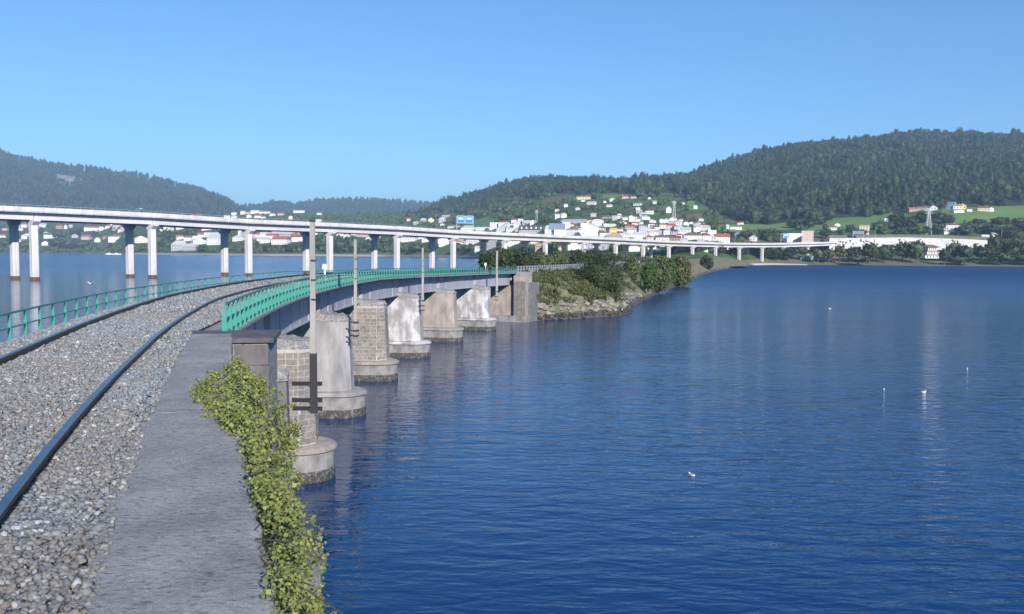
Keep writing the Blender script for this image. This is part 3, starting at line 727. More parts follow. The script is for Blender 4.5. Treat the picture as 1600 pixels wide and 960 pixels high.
# ---- railings
def railing(name, Rf, zf, p0, p1, n, label, s, fw=.085):
    rt = empty(name, pt(p0, Rf(p0), zf(p0))); L = rt.location
    for a, b_, w, h in ((0, .74, .05, .045), (0, .40, .035, .03), (0, .10, .04, .035)):
        MB().sweep(relf(frames(p0, p1, n, Rf, zf), L), [(a-w/2, b_-h/2), (a+w/2, b_-h/2), (a+w/2, b_+h/2), (a-w/2, b_+h/2)]).build('rail', M['teal'], rt)
    pm = MB(); t = .012
    pm.add([(x, y, z) for y in (-t, t) for x, z in ((-.03, .72), (.03, .72), (fw, -.12), (-fw, -.12))], [(0, 1, 2, 3), (7, 6, 5, 4), (0, 4, 5, 1), (1, 5, 6, 2), (2, 6, 7, 3), (3, 7, 4, 0)])
    pm.box((0, .03, .30), (.012, .07, .84))
    # raking strut and foot plate
    pm.box((0, 0, -.07), (.14, .12, .10))
    me_ = pm.mesh('post', M['teal'])
    for k in range(n+1):
        p = p0+(p1-p0)*k/n; c = pt(p, Rf(p), zf(p))
        o = link('post', me_, rt, (c[0]-L.x, c[1]-L.y, c[2]-L.z), -p)
    return tag(rt, label, 'railing')
railing('bridge_railing', lambda p: RRAIL, zwalk, A_PHI+.005, .352, 104, 'teal steel railing along the water side of the curved bridge', -1)
railing('bridge_railing', lambda p: Rl(p)+1.85, lambda p: EYE-2.22-drop(p), -.33, .352, 92, 'thin teal railing on the far left side of the track', 1, .05)
# grey fence that carries on along the embankment
gf = empty('embankment_fence', pt(.36, RRAIL, zwalk(.36))); L = gf.location
for b_ in (.75, .4, .08):
    MB().sweep(relf(frames(.357, .90, 60, lambda p: RRAIL+.1, zwalk), L), [(-.04, b_-.04), (.04, b_-.04), (.04, b_+.04), (-.04, b_+.04)]).build('rail', M['galv'], gf)
me_ = MB().box((0, 0, .4), (.12, .12, .95)).mesh('post', M['galv'])
for k in range(80):
    p = .358+k*.54/79; c = pt(p, RRAIL+.1, zwalk(p)); link('post', me_, gf, (c[0]-L.x, c[1]-L.y, c[2]-L.z), -p)
tag(gf, 'pale grey post fence continuing along the embankment beyond the bridge', 'fence')
pw = empty('parapet_wall', pt(.92, RRAIL, zwalk(.92))); L = pw.location
MB().sweep(relf(frames(.902, 1.02, 20, lambda p: RRAIL+.1, zwalk), L), [(-.1, -.3), (.1, -.3), (.1, .85), (-.1, .85)]).build('wall_panel', M['vcon'], pw)
MB().sweep(relf(frames(.902, 1.02, 20, lambda p: RRAIL+.1, lambda p: zwalk(p)+.851), L), [(-.16, 0), (.16, 0), (.16, .08), (-.16, .08)]).build('coping', M['plinth'], pw)
tag(pw, 'low solid grey wall on the embankment right of the post fence', 'wall')

# ---- piers
def pier(i, shaftmat, label, stones=None, seed=0):
    p = PH[i]; pe = empty('bridge_pier', pt(p, 166, 0)); L = pe.location; r = random.Random(seed)
    ztop = zwalk(p)-1.56+(.62 if i == 0 else 0)
    W2 = .98 if i else .8
    def q(R, t): v = pt(p, R, 0); v = (v[0]+t*math.sin(p), v[1]+t*math.cos(p)); return (v[0]-L.x, v[1]-L.y)
    TIP = 165.25 if i else 164.9
    def outl(e, tip=TIP, back=175.4, ch=.42):
        return [q(back+e, -W2-e), q(tip+ch, -W2-e), q(tip-e, -W2+ch), q(tip-e, W2-ch), q(tip+ch, W2+e), q(back+e, W2+e)]
    core = MB(); zs = 1.38; n = 8; rings = []
    for k in range(n+1):
        t = k/n; e = .16*(1-t)+r.uniform(-.008, .008); rings.append([(x, y, zs+(ztop-zs)*t) for x, y in outl(e)])
    vs = [v for rg in rings for v in rg]; m = 6
    fs = [tuple(range(m)), tuple(range(n*m, n*m+m))[::-1]]+[(k*m+j, (k+1)*m+j, (k+1)*m+(j+1) % m, k*m+(j+1) % m) for k in range(n) for j in range(m)]
    core.add(vs, fs); sh = core.build('shaft', shaftmat, pe)
    # rubble cap: lumpy top over the nose
    mb = MB(); rc = random.Random(seed+50); nx, ny = 11, 9; g = []
    for a in range(nx):
        for b_ in range(ny):
            u = a/(nx-1); v = b_/(ny-1); R = TIP-.04+u*1.75; ww = W2+.03-(max(0, .42-u*1.75))
            t = -ww+2*ww*v; h = .10+.20*u+rc.uniform(-.05, .05)-(.16 if v in (0, 1) or a == 0 else 0)
            x, y = q(R, t); g.append((x, y, ztop+h))
    fs = [(a*ny+b_, a*ny+b_+1, (a+1)*ny+b_+1, (a+1)*ny+b_) for a in range(nx-1) for b_ in range(ny-1)]
    n0 = len(g); rim = [a*ny for a in range(nx)]+[(nx-1)*ny+b_ for b_ in range(1, ny)]+[a*ny+ny-1 for a in range(nx-2, -1, -1)]+[b_ for b_ in range(ny-2, 0, -1)]
    g2 = g+[(g[k][0], g[k][1], ztop-.14) for k in rim]
    fs += [(rim[j], rim[(j+1) % len(rim)], n0+(j+1) % len(rim), n0+j) for j in range(len(rim))]
    mb.add(g2, fs).build('rubble_cap', M['rubble'], pe)
    # plinth with rounded nose, moulded ledge and tide band
    def pout(e):
        c = 165.35 if i == 0 else 165.68; rad = W2+(.42 if i == 0 else .24)+e; pts = [q(176.2, -rad), q(c, -rad)]
        for k in range(1, 16): a = math.pi*k/16; pts.append(q(c-rad*math.sin(a), -rad*math.cos(a)))
        return pts+[q(c, rad), q(176.2, rad)]
    def lathe(name, prof, mt, closed=True):
        rings = [[(x, y, z) for x, y in pout(e)] for e, z in prof]; m = len(rings[0]); vs = [v for rg in rings for v in rg]
        fs = [(k*m+j, (k+1)*m+j, (k+1)*m+(j+1) % m, k*m+(j+1) % m) for k in range(len(prof)-1) for j in range(m)]
        fs += [tuple(range(m)), tuple(range((len(prof)-1)*m, len(prof)*m))[::-1]]
        return MB().add(vs, fs).build(name, mt, pe)
    lathe('plinth', [(.03, -2), (0, 1.08)], M['plinth'])
    lathe('ledge', [(.02, 1.081), (.13, 1.12), (.14, 1.22), (.02, 1.30), (-.25, 1.385)], shaftmat if shaftmat is not M['mortar'] else M['tan'])
    rb = random.Random(seed+9)
    lathe('tide_band', [(.05, -1), (.055, .18), (.04, .36), (.012, .42)], M['weed'])
    if stones:
        cnt = 0; stuff = MB(); hh = .232; rows = int((ztop-.25-(zs+.05))/hh)
        faces = [((TIP+.42, -W2), (167.9, -W2), (0, -1)), ((TIP, -W2+.42), (TIP+.42, -W2), None), ((TIP, W2-.42), (TIP, -W2+.42), None)]
        for ra in range(rows):
            z0 = zs+.05+ra*hh; t = (z0+hh/2-zs)/(ztop-zs); e = .16*(1-t)
            for fi, (A, B, _) in enumerate(faces):
                def off(P_): # batter offset
                    R_, t_ = P_; return (R_-(e if abs(R_-TIP) < .01 else 0), t_-(e if t_ <= -W2+.001 else 0))
                A_, B_ = off(A), off(B); Lg = math.hypot(B_[0]-A_[0], B_[1]-A_[1]); w0 = .34
                s_ = 0 if fi else (0 if ra % 2 else .17)
                edges = [0] if s_ == 0 else [0, s_]
                while edges[-1] < Lg-.12:
                    edges.append(min(Lg, edges[-1]+w0*r.uniform(.8, 1.3)))
                if Lg-edges[-1] < .02: edges[-1] = Lg
                for k in range(len(edges)-1):
                    u0, u1 = (edges[k]+.014)/Lg, (edges[k+1]-.014)/Lg
                    if u1-u0 < .04: continue
                    pr = r.uniform(.012, .03)
                    P0 = [A_[0]+(B_[0]-A_[0])*u0, A_[1]+(B_[1]-A_[1])*u0]; P1 = [A_[0]+(B_[0]-A_[0])*u1, A_[1]+(B_[1]-A_[1])*u1]
                    nr, nt_ = (0, -1) if fi == 0 else ((-.707, -.707) if fi == 1 else (-1, 0))
                    pts = [q(P0[0]-nr*.03, P0[1]-nt_*.03), q(P0[0]+nr*pr, P0[1]+nt_*pr), q(P1[0]+nr*pr, P1[1]+nt_*pr), q(P1[0]-nr*.03, P1[1]-nt_*.03)]
                    mb2 = MB().prism(pts, z0+.012, z0+hh-.012)
                    if stones == 'parts': mb2.build('stone', M['stone'], sh); cnt += 1
                    else: stuff.add(mb2.v, mb2.f)
        if stones != 'parts': stuff.build('stone', M['stoneisl'], sh)['kind'] = 'stuff'
    return tag(pe, label, 'bridge pier', 'masonry piers of the railway bridge')
M['stoneisl'] = mat('granite_block_rows', (.33, .31, .29), .9, 0, (.2, .19, .18), 6, .02, 18, rnd=[(.6, .6, .62), (1, .95, .9), (.75, .73, .73), (1.2, 1.1, 1.02)], island=True)
pier(0, M['wall'], 'nearest pier, smooth grey render, half hidden behind the ivy', None, 3)
pier(1, M['mortar'], 'second nearest pier, bare stone blocks with pale mortar joints', 'parts', 4)
pier(2, M['plaster'], 'third nearest pier, grey streaked render over its shaft', None, 5)
pier(3, M['mortar'], 'fourth nearest pier, bare stone block courses on a tan rounded plinth', 'stuff', 6)
pier(4, M['white'], 'fifth nearest pier, patchy white limewash over grey render', None, 7)
pier(5, M['tan'], 'sixth nearest pier, brownish buff stained masonry', None, 8)
pier(6, M['white'], 'farthest pier, whitewashed, just before the far abutment', None, 9)
fa = empty('far_abutment', pt(PH[7], 166, 0)); LF = fa.location
def fbox(name, Ra, Rb, pa, pb, za, zb, mt, parent=fa):
    a = [pt(p, R, 0)[:2] for p, R in ((pa, Ra), (pa, Rb), (pb, Rb), (pb, Ra))]; mb = MB().prism([(x-LF.x, y-LF.y) for x, y in a], za, zb); return mb.build(name, mt, parent)
zf = zwalk(.35)
fbox('abutment_body', 166.05, 176, .348, .42, -2, zf-1.56, M['tan'])
fbox('back_wall', 166.05, 176, .3565, .42, zf-1.56, zf-.15, M['wall'])
fbox('corner_pylon', 164.45, 166.045, .344, .359, -2, zf-.35, M['tan'])
fbox('pylon_cap', 164.75, 166.4, .3525, .364, zf-.349, zf+.12, M['rubble'])
fbox('footing', 164.2, 176, .3425, .36, -2, .75, M['plinth'])
fbox('wing_wall', 164.0, 164.44, .350, .368, -2, zf-1.2, M['wall'])
rr_ = random.Random(2)
for ra in range(14):
    z0 = .8+ra*.31
    if z0 > zf-.7: break
    for k in range(3):
        R0 = 164.5+k*.52+(0 if ra % 2 else -.02); a = .344
        fbox('stone', R0, R0+.48, a-.0002-rr_.random()*.0002, a+.0002, z0, z0+.28, M['stone'])
tag(fa, 'stone abutment with corner pylon at the far end of the railway bridge', 'abutment')

# ---- line-side poles strapped to the piers
def pole(i, px, ytop, ybot, R, wpx, label, brackets):
    # stands on the camera side of the nose of pier i
    d = ray(px, 480); lo, hi = 5., 400.
    Y = None; best = 9e9
    for k in range(4000):
        y = 15+k*.03; X = d[0]/d[1]*y; e = abs(math.hypot(CC[0]-X, y-CC[1])-R)
        if abs(y-(CC[1]+166*math.sin(PH[i]))) < 4 and e < best: best = e; Y = y
    zt = atY(px, ytop, Y)[2]; zb = atY(px, ybot, Y)[2]; X = atY(px, 480, Y)[0]
    po = empty('line_pole', (X, Y, zb)); w = wpx/FPX*Y
    mb = MB().box((0, 0, (zt-zb)/2), (w, w*.8, zt-zb), .15, .82); mb.build('shaft', M['pole'], po)
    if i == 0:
        MB().box((0, 0, .72), (w*1.16, w*.98, 1.56), .15).build('tarred_foot', M['tar'], po)  # dark sleeve painting the shade over the pole's lower end
    MB().box((0, 0, zt-zb+.03), (w*.9, w*.8, .06), .15).build('cap', M['tar'], po)
    for by in brackets:
        z = atY(px, by, Y)[2]-zb; MB().box((-.20 if i == 0 else -.1, .05+w*.5, z), ((.78, .07, .10) if i == 0 else (.5, .06, .06)), 0).build('bracket', M['tar'], po)
        MB().box((0, -w*.45, z), (w*1.5, .03, .10), .15).build('strap', M['tar'], po)
    for k in range(3): MB().tube((-.02, -.1, .8*(zt-zb)-k*.5), (.14, -.12, .8*(zt-zb)-k*.5), .012).build('step_bolt', M['tar'], po)
    return tag(po, label, 'pole', 'poles fixed to the bridge piers')
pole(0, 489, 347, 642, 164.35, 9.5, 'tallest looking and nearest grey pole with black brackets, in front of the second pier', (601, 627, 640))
pole(2, 555.5, 374, 527, 164.7, 5.2, 'grey pole strapped beside the third pier, second from the left', (504, 517, 525))
pole(4, 660.5, 387, 486, 164.85, 3.8, 'thin grey pole strapped beside the white patched pier, third from the left', (470, 478, 485))
pole(6, 776, 392, 470, 164.85, 3.6, 'thin grey pole near the far abutment, farthest of the four', (456, 464, 469))
def marker(px, ytop, Y, label):
    z = zwalk(.0)-(.35 if Y > 80 else 0); X = atY(px, 430, Y)[0]; zt = atY(px, ytop, Y)[2]
    mk_ = empty('marker_post', (X, Y, z)); h = zt-z; MB().tube((0, 0, 0), (0, 0, h-.25), .055, n=8).build('post', M['signwhite'], mk_)
    MB().box((0, 0, h-.14), (.26, .12, .28), 0, .8).build('head', M['signwhite'], mk_); tag(mk_, label, 'marker post', 'white trackside markers')
marker(507.5, 413, 49, 'white trackside marker post behind the railing right of the tall pole')
marker(758.5, 411, 101, 'small white trackside marker post near the far end of the bridge')

# ================================================================== VIADUCT
VD = [(52, 240, 344), (237, 267, 351), (388, 297, 359), (515, 329, 363), (620, 361, 367), (708, 391, 372), (788, 420, 375), (852, 448, 377.3), (912, 478, 379.3), (962, 511, 381.2), (1005, 544, 383.2),
      (1045, 577, 384.6), (1082, 611, 385.6), (1118, 645, 386.4), (1155, 679, 386.8), (1191, 712, 386.8), (1224, 742, 386.4), (1262, 766, 385.3), (1304, 788, 383.8)]
vp = [tuple(atY(x, y, D)) for x, D, y in VD]
for k in range(3): vp.insert(0, (2*vp[0][0]-vp[1][0], 2*vp[0][1]-vp[1][1], vp[0][2]+.1))
vp = [Vector(p) for p in vp]; nv = len(vp)
tang = []
for i in range(nv):
    t = vp[min(i+1, nv-1)]-vp[max(i-1, 0)]; t.z = 0; tang.append(t.normalized())
via = empty('road_viaduct', vp[3]-Vector((0, 0, vp[3].z))); LV = via.location
def vpt(i, f, a, b):
    p = vp[i].lerp(vp[min(i+1, nv-1)], f); t = tang[i].lerp(tang[min(i+1, nv-1)], f).normalized(); n_ = Vector((t.y, -t.x, 0))
    r_ = p+n_*a; return (r_.x-LV.x, r_.y-LV.y, p.z+b-LV.z)
def vsweep(i, f0, f1, prof, n=4):
    return MB().sweep([lambda a, b, f=f0+(f1-f0)*k/n, i=i: vpt(i, f, a, b) for k in range(n+1)], prof)
for i in range(nv-1):
    vsweep(i, .003, .997, [(-14.0, 0), (-14.2, 1.9), (.55, 1.9), (.4, 0)][::-1]).build('box_girder', M['vweb'], via)
    vsweep(i, 0, 1, [(-15.4, 1.95), (-15.4, 2.25), (2.2, 2.25), (2.2, 2.0), (.55, 1.90), (-14.2, 1.90)][::-1]).build('deck_slab', M['vcon'], via)
    pr = vsweep(i, 0, 1, [(1.9, 2.251), (1.9, 3.45), (2.18, 3.45), (2.32, 2.251)])
    par = pr.build('parapet', M['vcon'], via)
    rib = MB()
    for k in range(10):
        f = (k+.5)/10; v = vpt(i, f, 2.33, 2.1); t = tang[i]; rib.box((v[0], v[1], v[2]+.72), (.16, .38, 1.42), -math.atan2(t.x, t.y)+math.pi/2 if False else math.atan2(t.y, t.x))
    rib.build('parapet_rib', M['vweb'], par)['kind'] = 'stuff'
    vsweep(i, 0, 1, [(1.99, 3.95), (1.99, 4.03), (2.07, 4.03), (2.07, 3.95)], 2).build('top_rail', M['galv'], via)
    ps = MB()
    for k in range(12):
        v = vpt(i, (k+.2)/12, 2.03, 3.45); ps.tube(v, (v[0], v[1], v[2]+.5), .035, n=4)
    ps.build('rail_stanchion', M['galv'], par)['kind'] = 'stuff'
    vsweep(i, 0, 1, [(-15.3, 2.251), (-15.3, 3.4), (-15.0, 3.4), (-15.0, 2.251)][::-1], 2).build('parapet', M['vcon'], via)
    vsweep(i, 0, 1, [(-14.9, 2.254), (1.85, 2.254)], 2) if False else None
tag(via, 'long curving concrete road viaduct across the inlet behind the railway bridge', 'viaduct')
def vcol(i, rear, label, group):
    n_ = Vector((tang[i].y, -tang[i].x, 0)); base = vp[i]-n_*(12.8 if rear else 0); zs = vp[i].z
    yaw = math.atan2(tang[i].y, tang[i].x)
    c = empty('viaduct_column', (base.x, base.y, 0), yaw); a, b_ = .95, 1.15; ch = .3; gz = -4
    pts = [(-a, -b_+ch), (-a+ch, -b_), (-.12, -b_), (0, -b_+.14), (.12, -b_), (a-ch, -b_), (a, -b_+ch), (a, b_-ch), (a-ch, b_), (-a+ch, b_), (-a, b_-ch), (-a, .12), (-a+.14, 0), (-a, -.12)]
    MB().prism(pts, gz, zs-1.5).build('shaft', M['vcon'], c)
    hd = MB(); hd.add([(x, y, z) for x, yy in ((-.9, 1), (.9, 1)) for y, z in ((-1.1, zs-1.5), (1.1, zs-1.5), (2.5, zs-.45), (2.5, zs-.03), (-2.5, zs-.03), (-2.5, zs-.45))],
                      [(0, 1, 2, 3, 4, 5)[::-1], (6, 7, 8, 9, 10, 11)]+[(j, (j+1) % 6, 6+(j+1) % 6, 6+j) for j in range(6)]); hd.build('hammerhead', M['vcon'], c)
    if i < 9: MB().prism([(x*1.02, y*1.02) for x, y in pts], -2, .95).build('tide_band', M['tide'], c)
    return tag(c, label, 'viaduct column', group)
for i in range(2, nv-1):
    o_ = ord_(max(0, i-3))
    if i == 2: continue
    vcol(i, False, 'front column of the %s viaduct pair from the left' % o_, 'front viaduct columns')
    vcol(i, True, 'rear shaded column of the %s viaduct pair from the left' % o_, 'rear viaduct columns')
# ================================================================== HEADLAND, EMBANKMENT
def pd(d): return .36+d/167.
def toe(d): return lerp(d, [-2, 0, 6, 13, 20, 32, 60, 100, 160, 240, 330, 420, 500, 560, 610], [2.0, 2.2, 6.5, 10.5, 11.0, 8.8, 8.2, 8.0, 9.0, 9.5, 11.0, 13.0, 20, 24, 26])
def bank_pt(d, t):   # t 0 at the crest on the water side, 1 at the waterline, beyond 1 under water
    p = pd(d); z0 = zwalk(p)-.12; off = 166.6-toe(d)*t; s = z0*(1-t)**.85+.55*math.sin(math.pi*min(t, 1)) if t <= 1 else -(t-1)*6
    v = pt(p, off, s); b = .35*nz(v[0], v[1], .55)*math.sin(math.pi*min(max(t, 0), 1)); return (v[0], v[1], v[2]+b)
ds = np.concatenate([np.arange(-1.5, 60, .9), np.arange(60, 612, 4)]); ts = np.linspace(-.05, 1.35, 26)
V = np.array([[bank_pt(d, t) if t > 0 else pt(pd(d), 166.6, zwalk(pd(d))-.12) for t in ts] for d in ds])
lf = np.array([[pt(pd(d), R, z) for R, z in ((171.5, zwalk(pd(d))-.12), (173.5, zwalk(pd(d))-.2), (177, 1.1), (179, .9))] for d in ds])
V = np.concatenate([lf[:, ::-1], V], 1); nx, ny, _ = V.shape; idx = np.arange(nx*ny).reshape(nx, ny)
q = np.stack([idx[:-1, :-1], idx[1:, :-1], idx[1:, 1:], idx[:-1, 1:]], -1).reshape(-1, 4)[:, ::-1]
me = npmesh('embankment', V.reshape(-1, 3), q, M['bank'], True); me.materials.append(M['mud'])
zc = V.reshape(-1, 3)[q].mean(1)[:, 2]; me.polygons.foreach_set('material_index', (zc < .75).astype(np.int32))
link('embankment', me)['kind'] = 'structure'
# flat land behind the embankment, under the viaduct
V = []
for D in list(range(121, 300, 12))+list(range(300, 1100, 40)):
    d = (D-110)/1.0; a = pt(pd(min(d*1.04, 418)), 172.5, .9); L_ = -.036*D-1; Rx = a[0] if D < 520 else .2*D+40
    V.append([(L_-3, D, -1.5), (L_, D, .3)]+[(L_+2+(Rx-L_-2)*k/8, D, .95+.25*nz(D, k*9, .1)) for k in range(9)])
V = np.array(V, float); nx, ny, _ = V.shape; idx = np.arange(nx*ny).reshape(nx, ny)
q = np.stack([idx[:-1, :-1], idx[:-1, 1:], idx[1:, 1:], idx[1:, :-1]], -1).reshape(-1, 4)
link('marsh_land', npmesh('marsh_land', V.reshape(-1, 3), q, M['shore'], True))['kind'] = 'structure'
# riprap
BM = []
for k in range(7):
    V, F = ico(2, (1, .75, .6), 60+k, .0); rr2 = np.random.default_rng(80+k)
    for _ in range(9):
        dd = rr2.normal(size=3); dd /= np.linalg.norm(dd); s = V@dd; c = rr2.uniform(.4, .75); V = V-np.outer(np.maximum(s-c, 0), dd)
    V += rr2.normal(size=V.shape)*.025; BM.append((V, F))
BMe = [npmesh('boulder', V, F, M['boulder']) for V, F in BM]; BWe = [npmesh('wet_boulder', V, F, M['wetrock']) for V, F in BM]
rb = random.Random(12)
for k in range(240):
    wet = k % 5 < 2; d = rb.uniform(-.3, 26) if rb.random() < .85 else rb.uniform(26, 60)
    t = rb.uniform(.93, 1.0) if wet else rb.uniform(.74, .93)
    if d > 22 and not wet: t = rb.uniform(.82, .95)
    v = bank_pt(d, t); s = rb.uniform(.25, .55) if wet else rb.uniform(.28, .72)
    o = link('wet_boulder' if wet else 'boulder', (BWe if wet else BMe)[k % 7], None, (v[0], v[1], v[2]+.05), rb.uniform(0, 6), (s*1.2, s, s*.8))
    wh = 'between the abutment and the big shrub' if d < 9 else ('below the big dark shrub' if d < 19 else 'past the headland tip')
    tag(o, ('dark weedy boulder at the waterline ' if wet else 'pale dry boulder heaped ')+wh, 'boulder', ('dark boulders at the waterline ' if wet else 'pale boulders ')+wh)
# lone rock with a gull beside the headland tip
v = atZ(975, 491, .1); o = link('sea_rock', BWe[2], None, v, .4, (1.0, .6, .45)); tag(o, 'low black rock in the water just off the headland tip', 'rock')
# scrub on the slope
VV, FF, n0 = [], [], 0
rs = np.random.default_rng(31)
for k in range(290):
    d = rs.uniform(.3, 26) if k < 170 else rs.uniform(20, 150); t = rs.uniform(.03, .78); v = bank_pt(d, t); rad = rs.uniform(.5, 1.1)
    a, f = crown_np(400+k, 14, 17, (rad, rad, rad*.55), .20, rad*.2, 'round', .2); a = a+np.array(v); VV.append(a); FF.append(f+n0); n0 += len(a)
o = link('slope_scrub', npmesh('slope_scrub', np.concatenate(VV), np.concatenate(FF), M['oliveleaf'])); tag(o, 'olive green bramble scrub covering the headland slope', 'scrub', kind='stuff')
# shrubs and trees that stand alone:  (name, x, base row, width px, height px, depth, leaf, seed)
def shrub(name, px, yb, wpx, hpx, D, leaf, seed, label, n=90, m=26, ls=None, group=None, z=None):
    p = atY(px, yb, D); k = D/FPX; w, h = wpx*k/2, hpx*k
    if z is not None: p[2] = z
    e = empty(name, p); V, F = crown_np(seed, n, m, (w*.92, w*.85, h*.46), ls or max(.16, 2.6*k), h*.52, 'round', .3); V2_, F2_ = crown_np(seed+500, n//2, m, (w*.95, w*.9, h*.26), ls or max(.16, 2.6*k), h*.16, 'round', .3); F = np.concatenate([F, F2_+len(V)]); V = np.concatenate([V, V2_])
    Vc, Fc = ico(2, (w*.62, w*.6, h*.34), seed, .2, h*.5)
    link('crown', npmesh('crown', np.concatenate([V, Vc]), np.concatenate([F, Fc+len(V)]), M[leaf]), e)
    tr = MB().tube((0, 0, -1.2), (w*.05, 0, h*.55), .035*h+.05, .02*h+.02, 6)
    rr3 = random.Random(seed)
    for j in range(4): tr.tube((0, 0, h*(.12+.08*j)), (rr3.uniform(-.6, .6)*w, rr3.uniform(-.5, .5)*w, h*rr3.uniform(.5, .8)), .02*h+.02, .01*h, 5)
    tr.build('trunk', M['bark'], e)
    return tag(e, label, 'shrub' if 'shrub' in name or 'bush' in name else 'tree', group)
shrub('shrub', 934, 474, 80, 82, 127, 'darkleaf', 1, 'big dark rounded shrub leaning over the rocks at the headland tip', 230, 34)
shrub('shrub', 906, 425, 36, 30, 150, 'darkleaf', 2, 'dark shrub behind the big rounded one, at the grey fence', 90, 26)
shrub('shrub', 1013, 447, 26, 36, 170, 'greenleaf', 3, 'small mid green shrub on the bank right of the big dark shrub', 80, 26)
shrub('shrub', 1031, 449, 34, 48, 186, 'oliveleaf', 4, 'grey green willow like shrub in the middle of the bank', 120, 26)
shrub('shrub', 1042, 437, 26, 36, 200, 'greenleaf', 5, 'bright green shrub between the two willow like shrubs', 110, 26)
shrub('shrub', 1062, 442, 36, 42, 226, 'oliveleaf', 6, 'greyish drooping shrub at the water edge, right end of the bank group', 140, 26)
shrub('shrub', 1104, 417, 20, 17, 400, 'darkleaf', 7, 'small round dark bush alone on the grassy bank', 60, 26)
shrub('shrub', 986, 428, 30, 26, 180, 'oliveleaf', 8, 'low olive shrub below the solid grey wall', 60, 20)
for k, (px, yb, w, h, D, lf_) in enumerate([(762, 417, 26, 22, 150, 'darkleaf'), (785, 417, 34, 28, 165, 'darkleaf'), (815, 416, 40, 26, 190, 'darkleaf'), (846, 414, 34, 18, 210, 'oliveleaf'),
      (874, 413, 34, 20, 230, 'oliveleaf'), (902, 410, 30, 18, 250, 'darkleaf'), (925, 408, 40, 17, 260, 'darkleaf'), (957, 410, 30, 12, 280, 'darkleaf'), (982, 411, 36, 10, 300, 'oliveleaf'), (1008, 411, 28, 9, 330, 'oliveleaf')]):
    shrub('bush', px, yb, w, h, D, lf_, 100+k, '%s bush from the left in the thicket behind the railway, %s' % (ord_(k), ['near the bridge end', 'dark and dense', 'dark and tallest', 'olive and loose', 'olive brown', 'dark and low', 'dark and broad', 'dark under the viaduct', 'olive toward the solid wall', 'smallest at the right end'][k]), 90, 22, .42, 'thicket behind the railway')
# ================================================================== IVY
iv = empty('ivy', pt(-.285, 164.9, ZC)); Li = iv.location
ri = np.random.default_rng(77)
def ivy_pt():
    p = ri.uniform(-.318, -.243)
    bulge = lerp(p, [-.318, -.295, -.28, -.265, -.255, -.249, -.243], [.28, .33, .38, .50, .68, .62, .35])*(.85+.22*math.sin(p*260)+.10*math.sin(p*610))
    over = lerp(p, [-.318, -.270, -.262, -.251, -.244], [-.02, -.0, .30, .52, .25])
    if ri.random() < .30 and over > .05:
        u = ri.uniform(-.05, over); R = cop_r(p)+u; z = ZC+.02+.22*ri.random()*(1-u/over*.8); return p, R, z, (0, 0, 1)
    a = math.pi/2*ri.random()**.9
    hz_ = lerp(p, [-.318, -.27, -.25, -.236], [.10, .12, .30, .2])
    R = cop_r(p)-.03-bulge*math.sin(a)*ri.uniform(.7, 1.0)**.5
    z = ZC-.25+(.25+hz_)*math.cos(a)-1.6*(ri.random()**1.3)*math.sin(a)
    return p, R, z, (-math.sin(a), 0, math.cos(a))
CL = [ivy_pt()+(ri.uniform(.05, .12),) for _ in range(880)]
CW = np.array([c[4]**1.6 for c in CL]); CW /= CW.sum()
def leaf_geo(s, r):   # five-lobed ivy leaf folded along its midrib
    o = [(0, -.5, .0), (.34, -.38, .07), (.52, -.02, .10), (.24, .14, .05), (0, .62, .02), (-.24, .14, .05), (-.52, -.02, .10), (-.34, -.38, .07)]
    return np.array(o)*s
LEAF = np.array(leaf_geo(1, None)); LF = [(0, 1, 2, 3, 4), (0, 4, 5, 6, 7)]
lm = bpy.data.meshes.new('leaf'); lm.from_pydata(LEAF.tolist(), [], LF); lm.materials.append(M['ivyp'])
def leaf_rot(nrm):
    n_ = Vector(nrm)+Vector(ri.normal(size=3)*.45)+Vector((S.x, S.y, S.z))*.3; n_.normalize()
    q = n_.to_track_quat('Z', 'Y'); return q @ Matrix.Rotation(ri.uniform(0, 6.28), 3, 'Z').to_quaternion()
VV, FF, n0, single = [], [], 0, 0
pick = ri.choice(len(CL), 32000, p=CW)
for k in range(32000):
    p, R, z, nr, cr = CL[pick[k]]; v = Vector(pt(p, R, z)); dv = Vector(ri.normal(size=3)); dv.normalize(); v = v+dv*cr*ri.random()**.45
    if v.z < ZC+.012 and math.hypot(v.x-CC[0], v.y-CC[1]) > cop_r(p)-.01: v.z = ZC+.012+ri.random()*.03
    nn = Vector(nr)*.7+dv*.8; q_ = leaf_rot((nn.x, nn.y, nn.z)); s = ri.uniform(.014, .040)*(1 if ri.random() < .9 else 1.2)*lerp(v.y, [3.5, 9], [.78, 1.1])
    loc = Vector((v[0]-Li.x, v[1]-Li.y, v[2]-Li.z))
    if single < 280 and v[1] < 8.5 and (nr[2] > .5) and R < cop_r(p):
        o = link('leaf', lm, iv, loc); o.rotation_mode = 'QUATERNION'; o.rotation_quaternion = q_; o.scale = (s*1.05,)*3; single += 1; continue
    VV.append(np.array([q_ @ Vector(a*s)+loc for a in LEAF])); FF.append(np.array(LF)+n0); n0 += 8
o = link('leaf_mass', npmesh('leaf_mass', np.concatenate(VV), np.concatenate(FF), M['ivy']), iv); o['kind'] = 'stuff'
tw = MB()
for k in range(70):
    p = ri.uniform(-.312, -.24); a = Vector(pt(p, cop_r(p)+.03, ZC+.01)); b_ = Vector(pt(p+ri.uniform(-.006, .006), cop_r(p)-ri.uniform(.1, .4), ZC-ri.uniform(-.05, .5)))
    mid = (a+b_)/2+Vector((0, 0, .05)); L0_ = Vector(Li)
    tw.tube(a-L0_, mid-L0_, .006, .005, 5).tube(mid-L0_, b_-L0_, .005, .003, 5)
tw.build('stem', M['bark'], iv)['kind'] = 'stuff'
core = MB(); fr = []
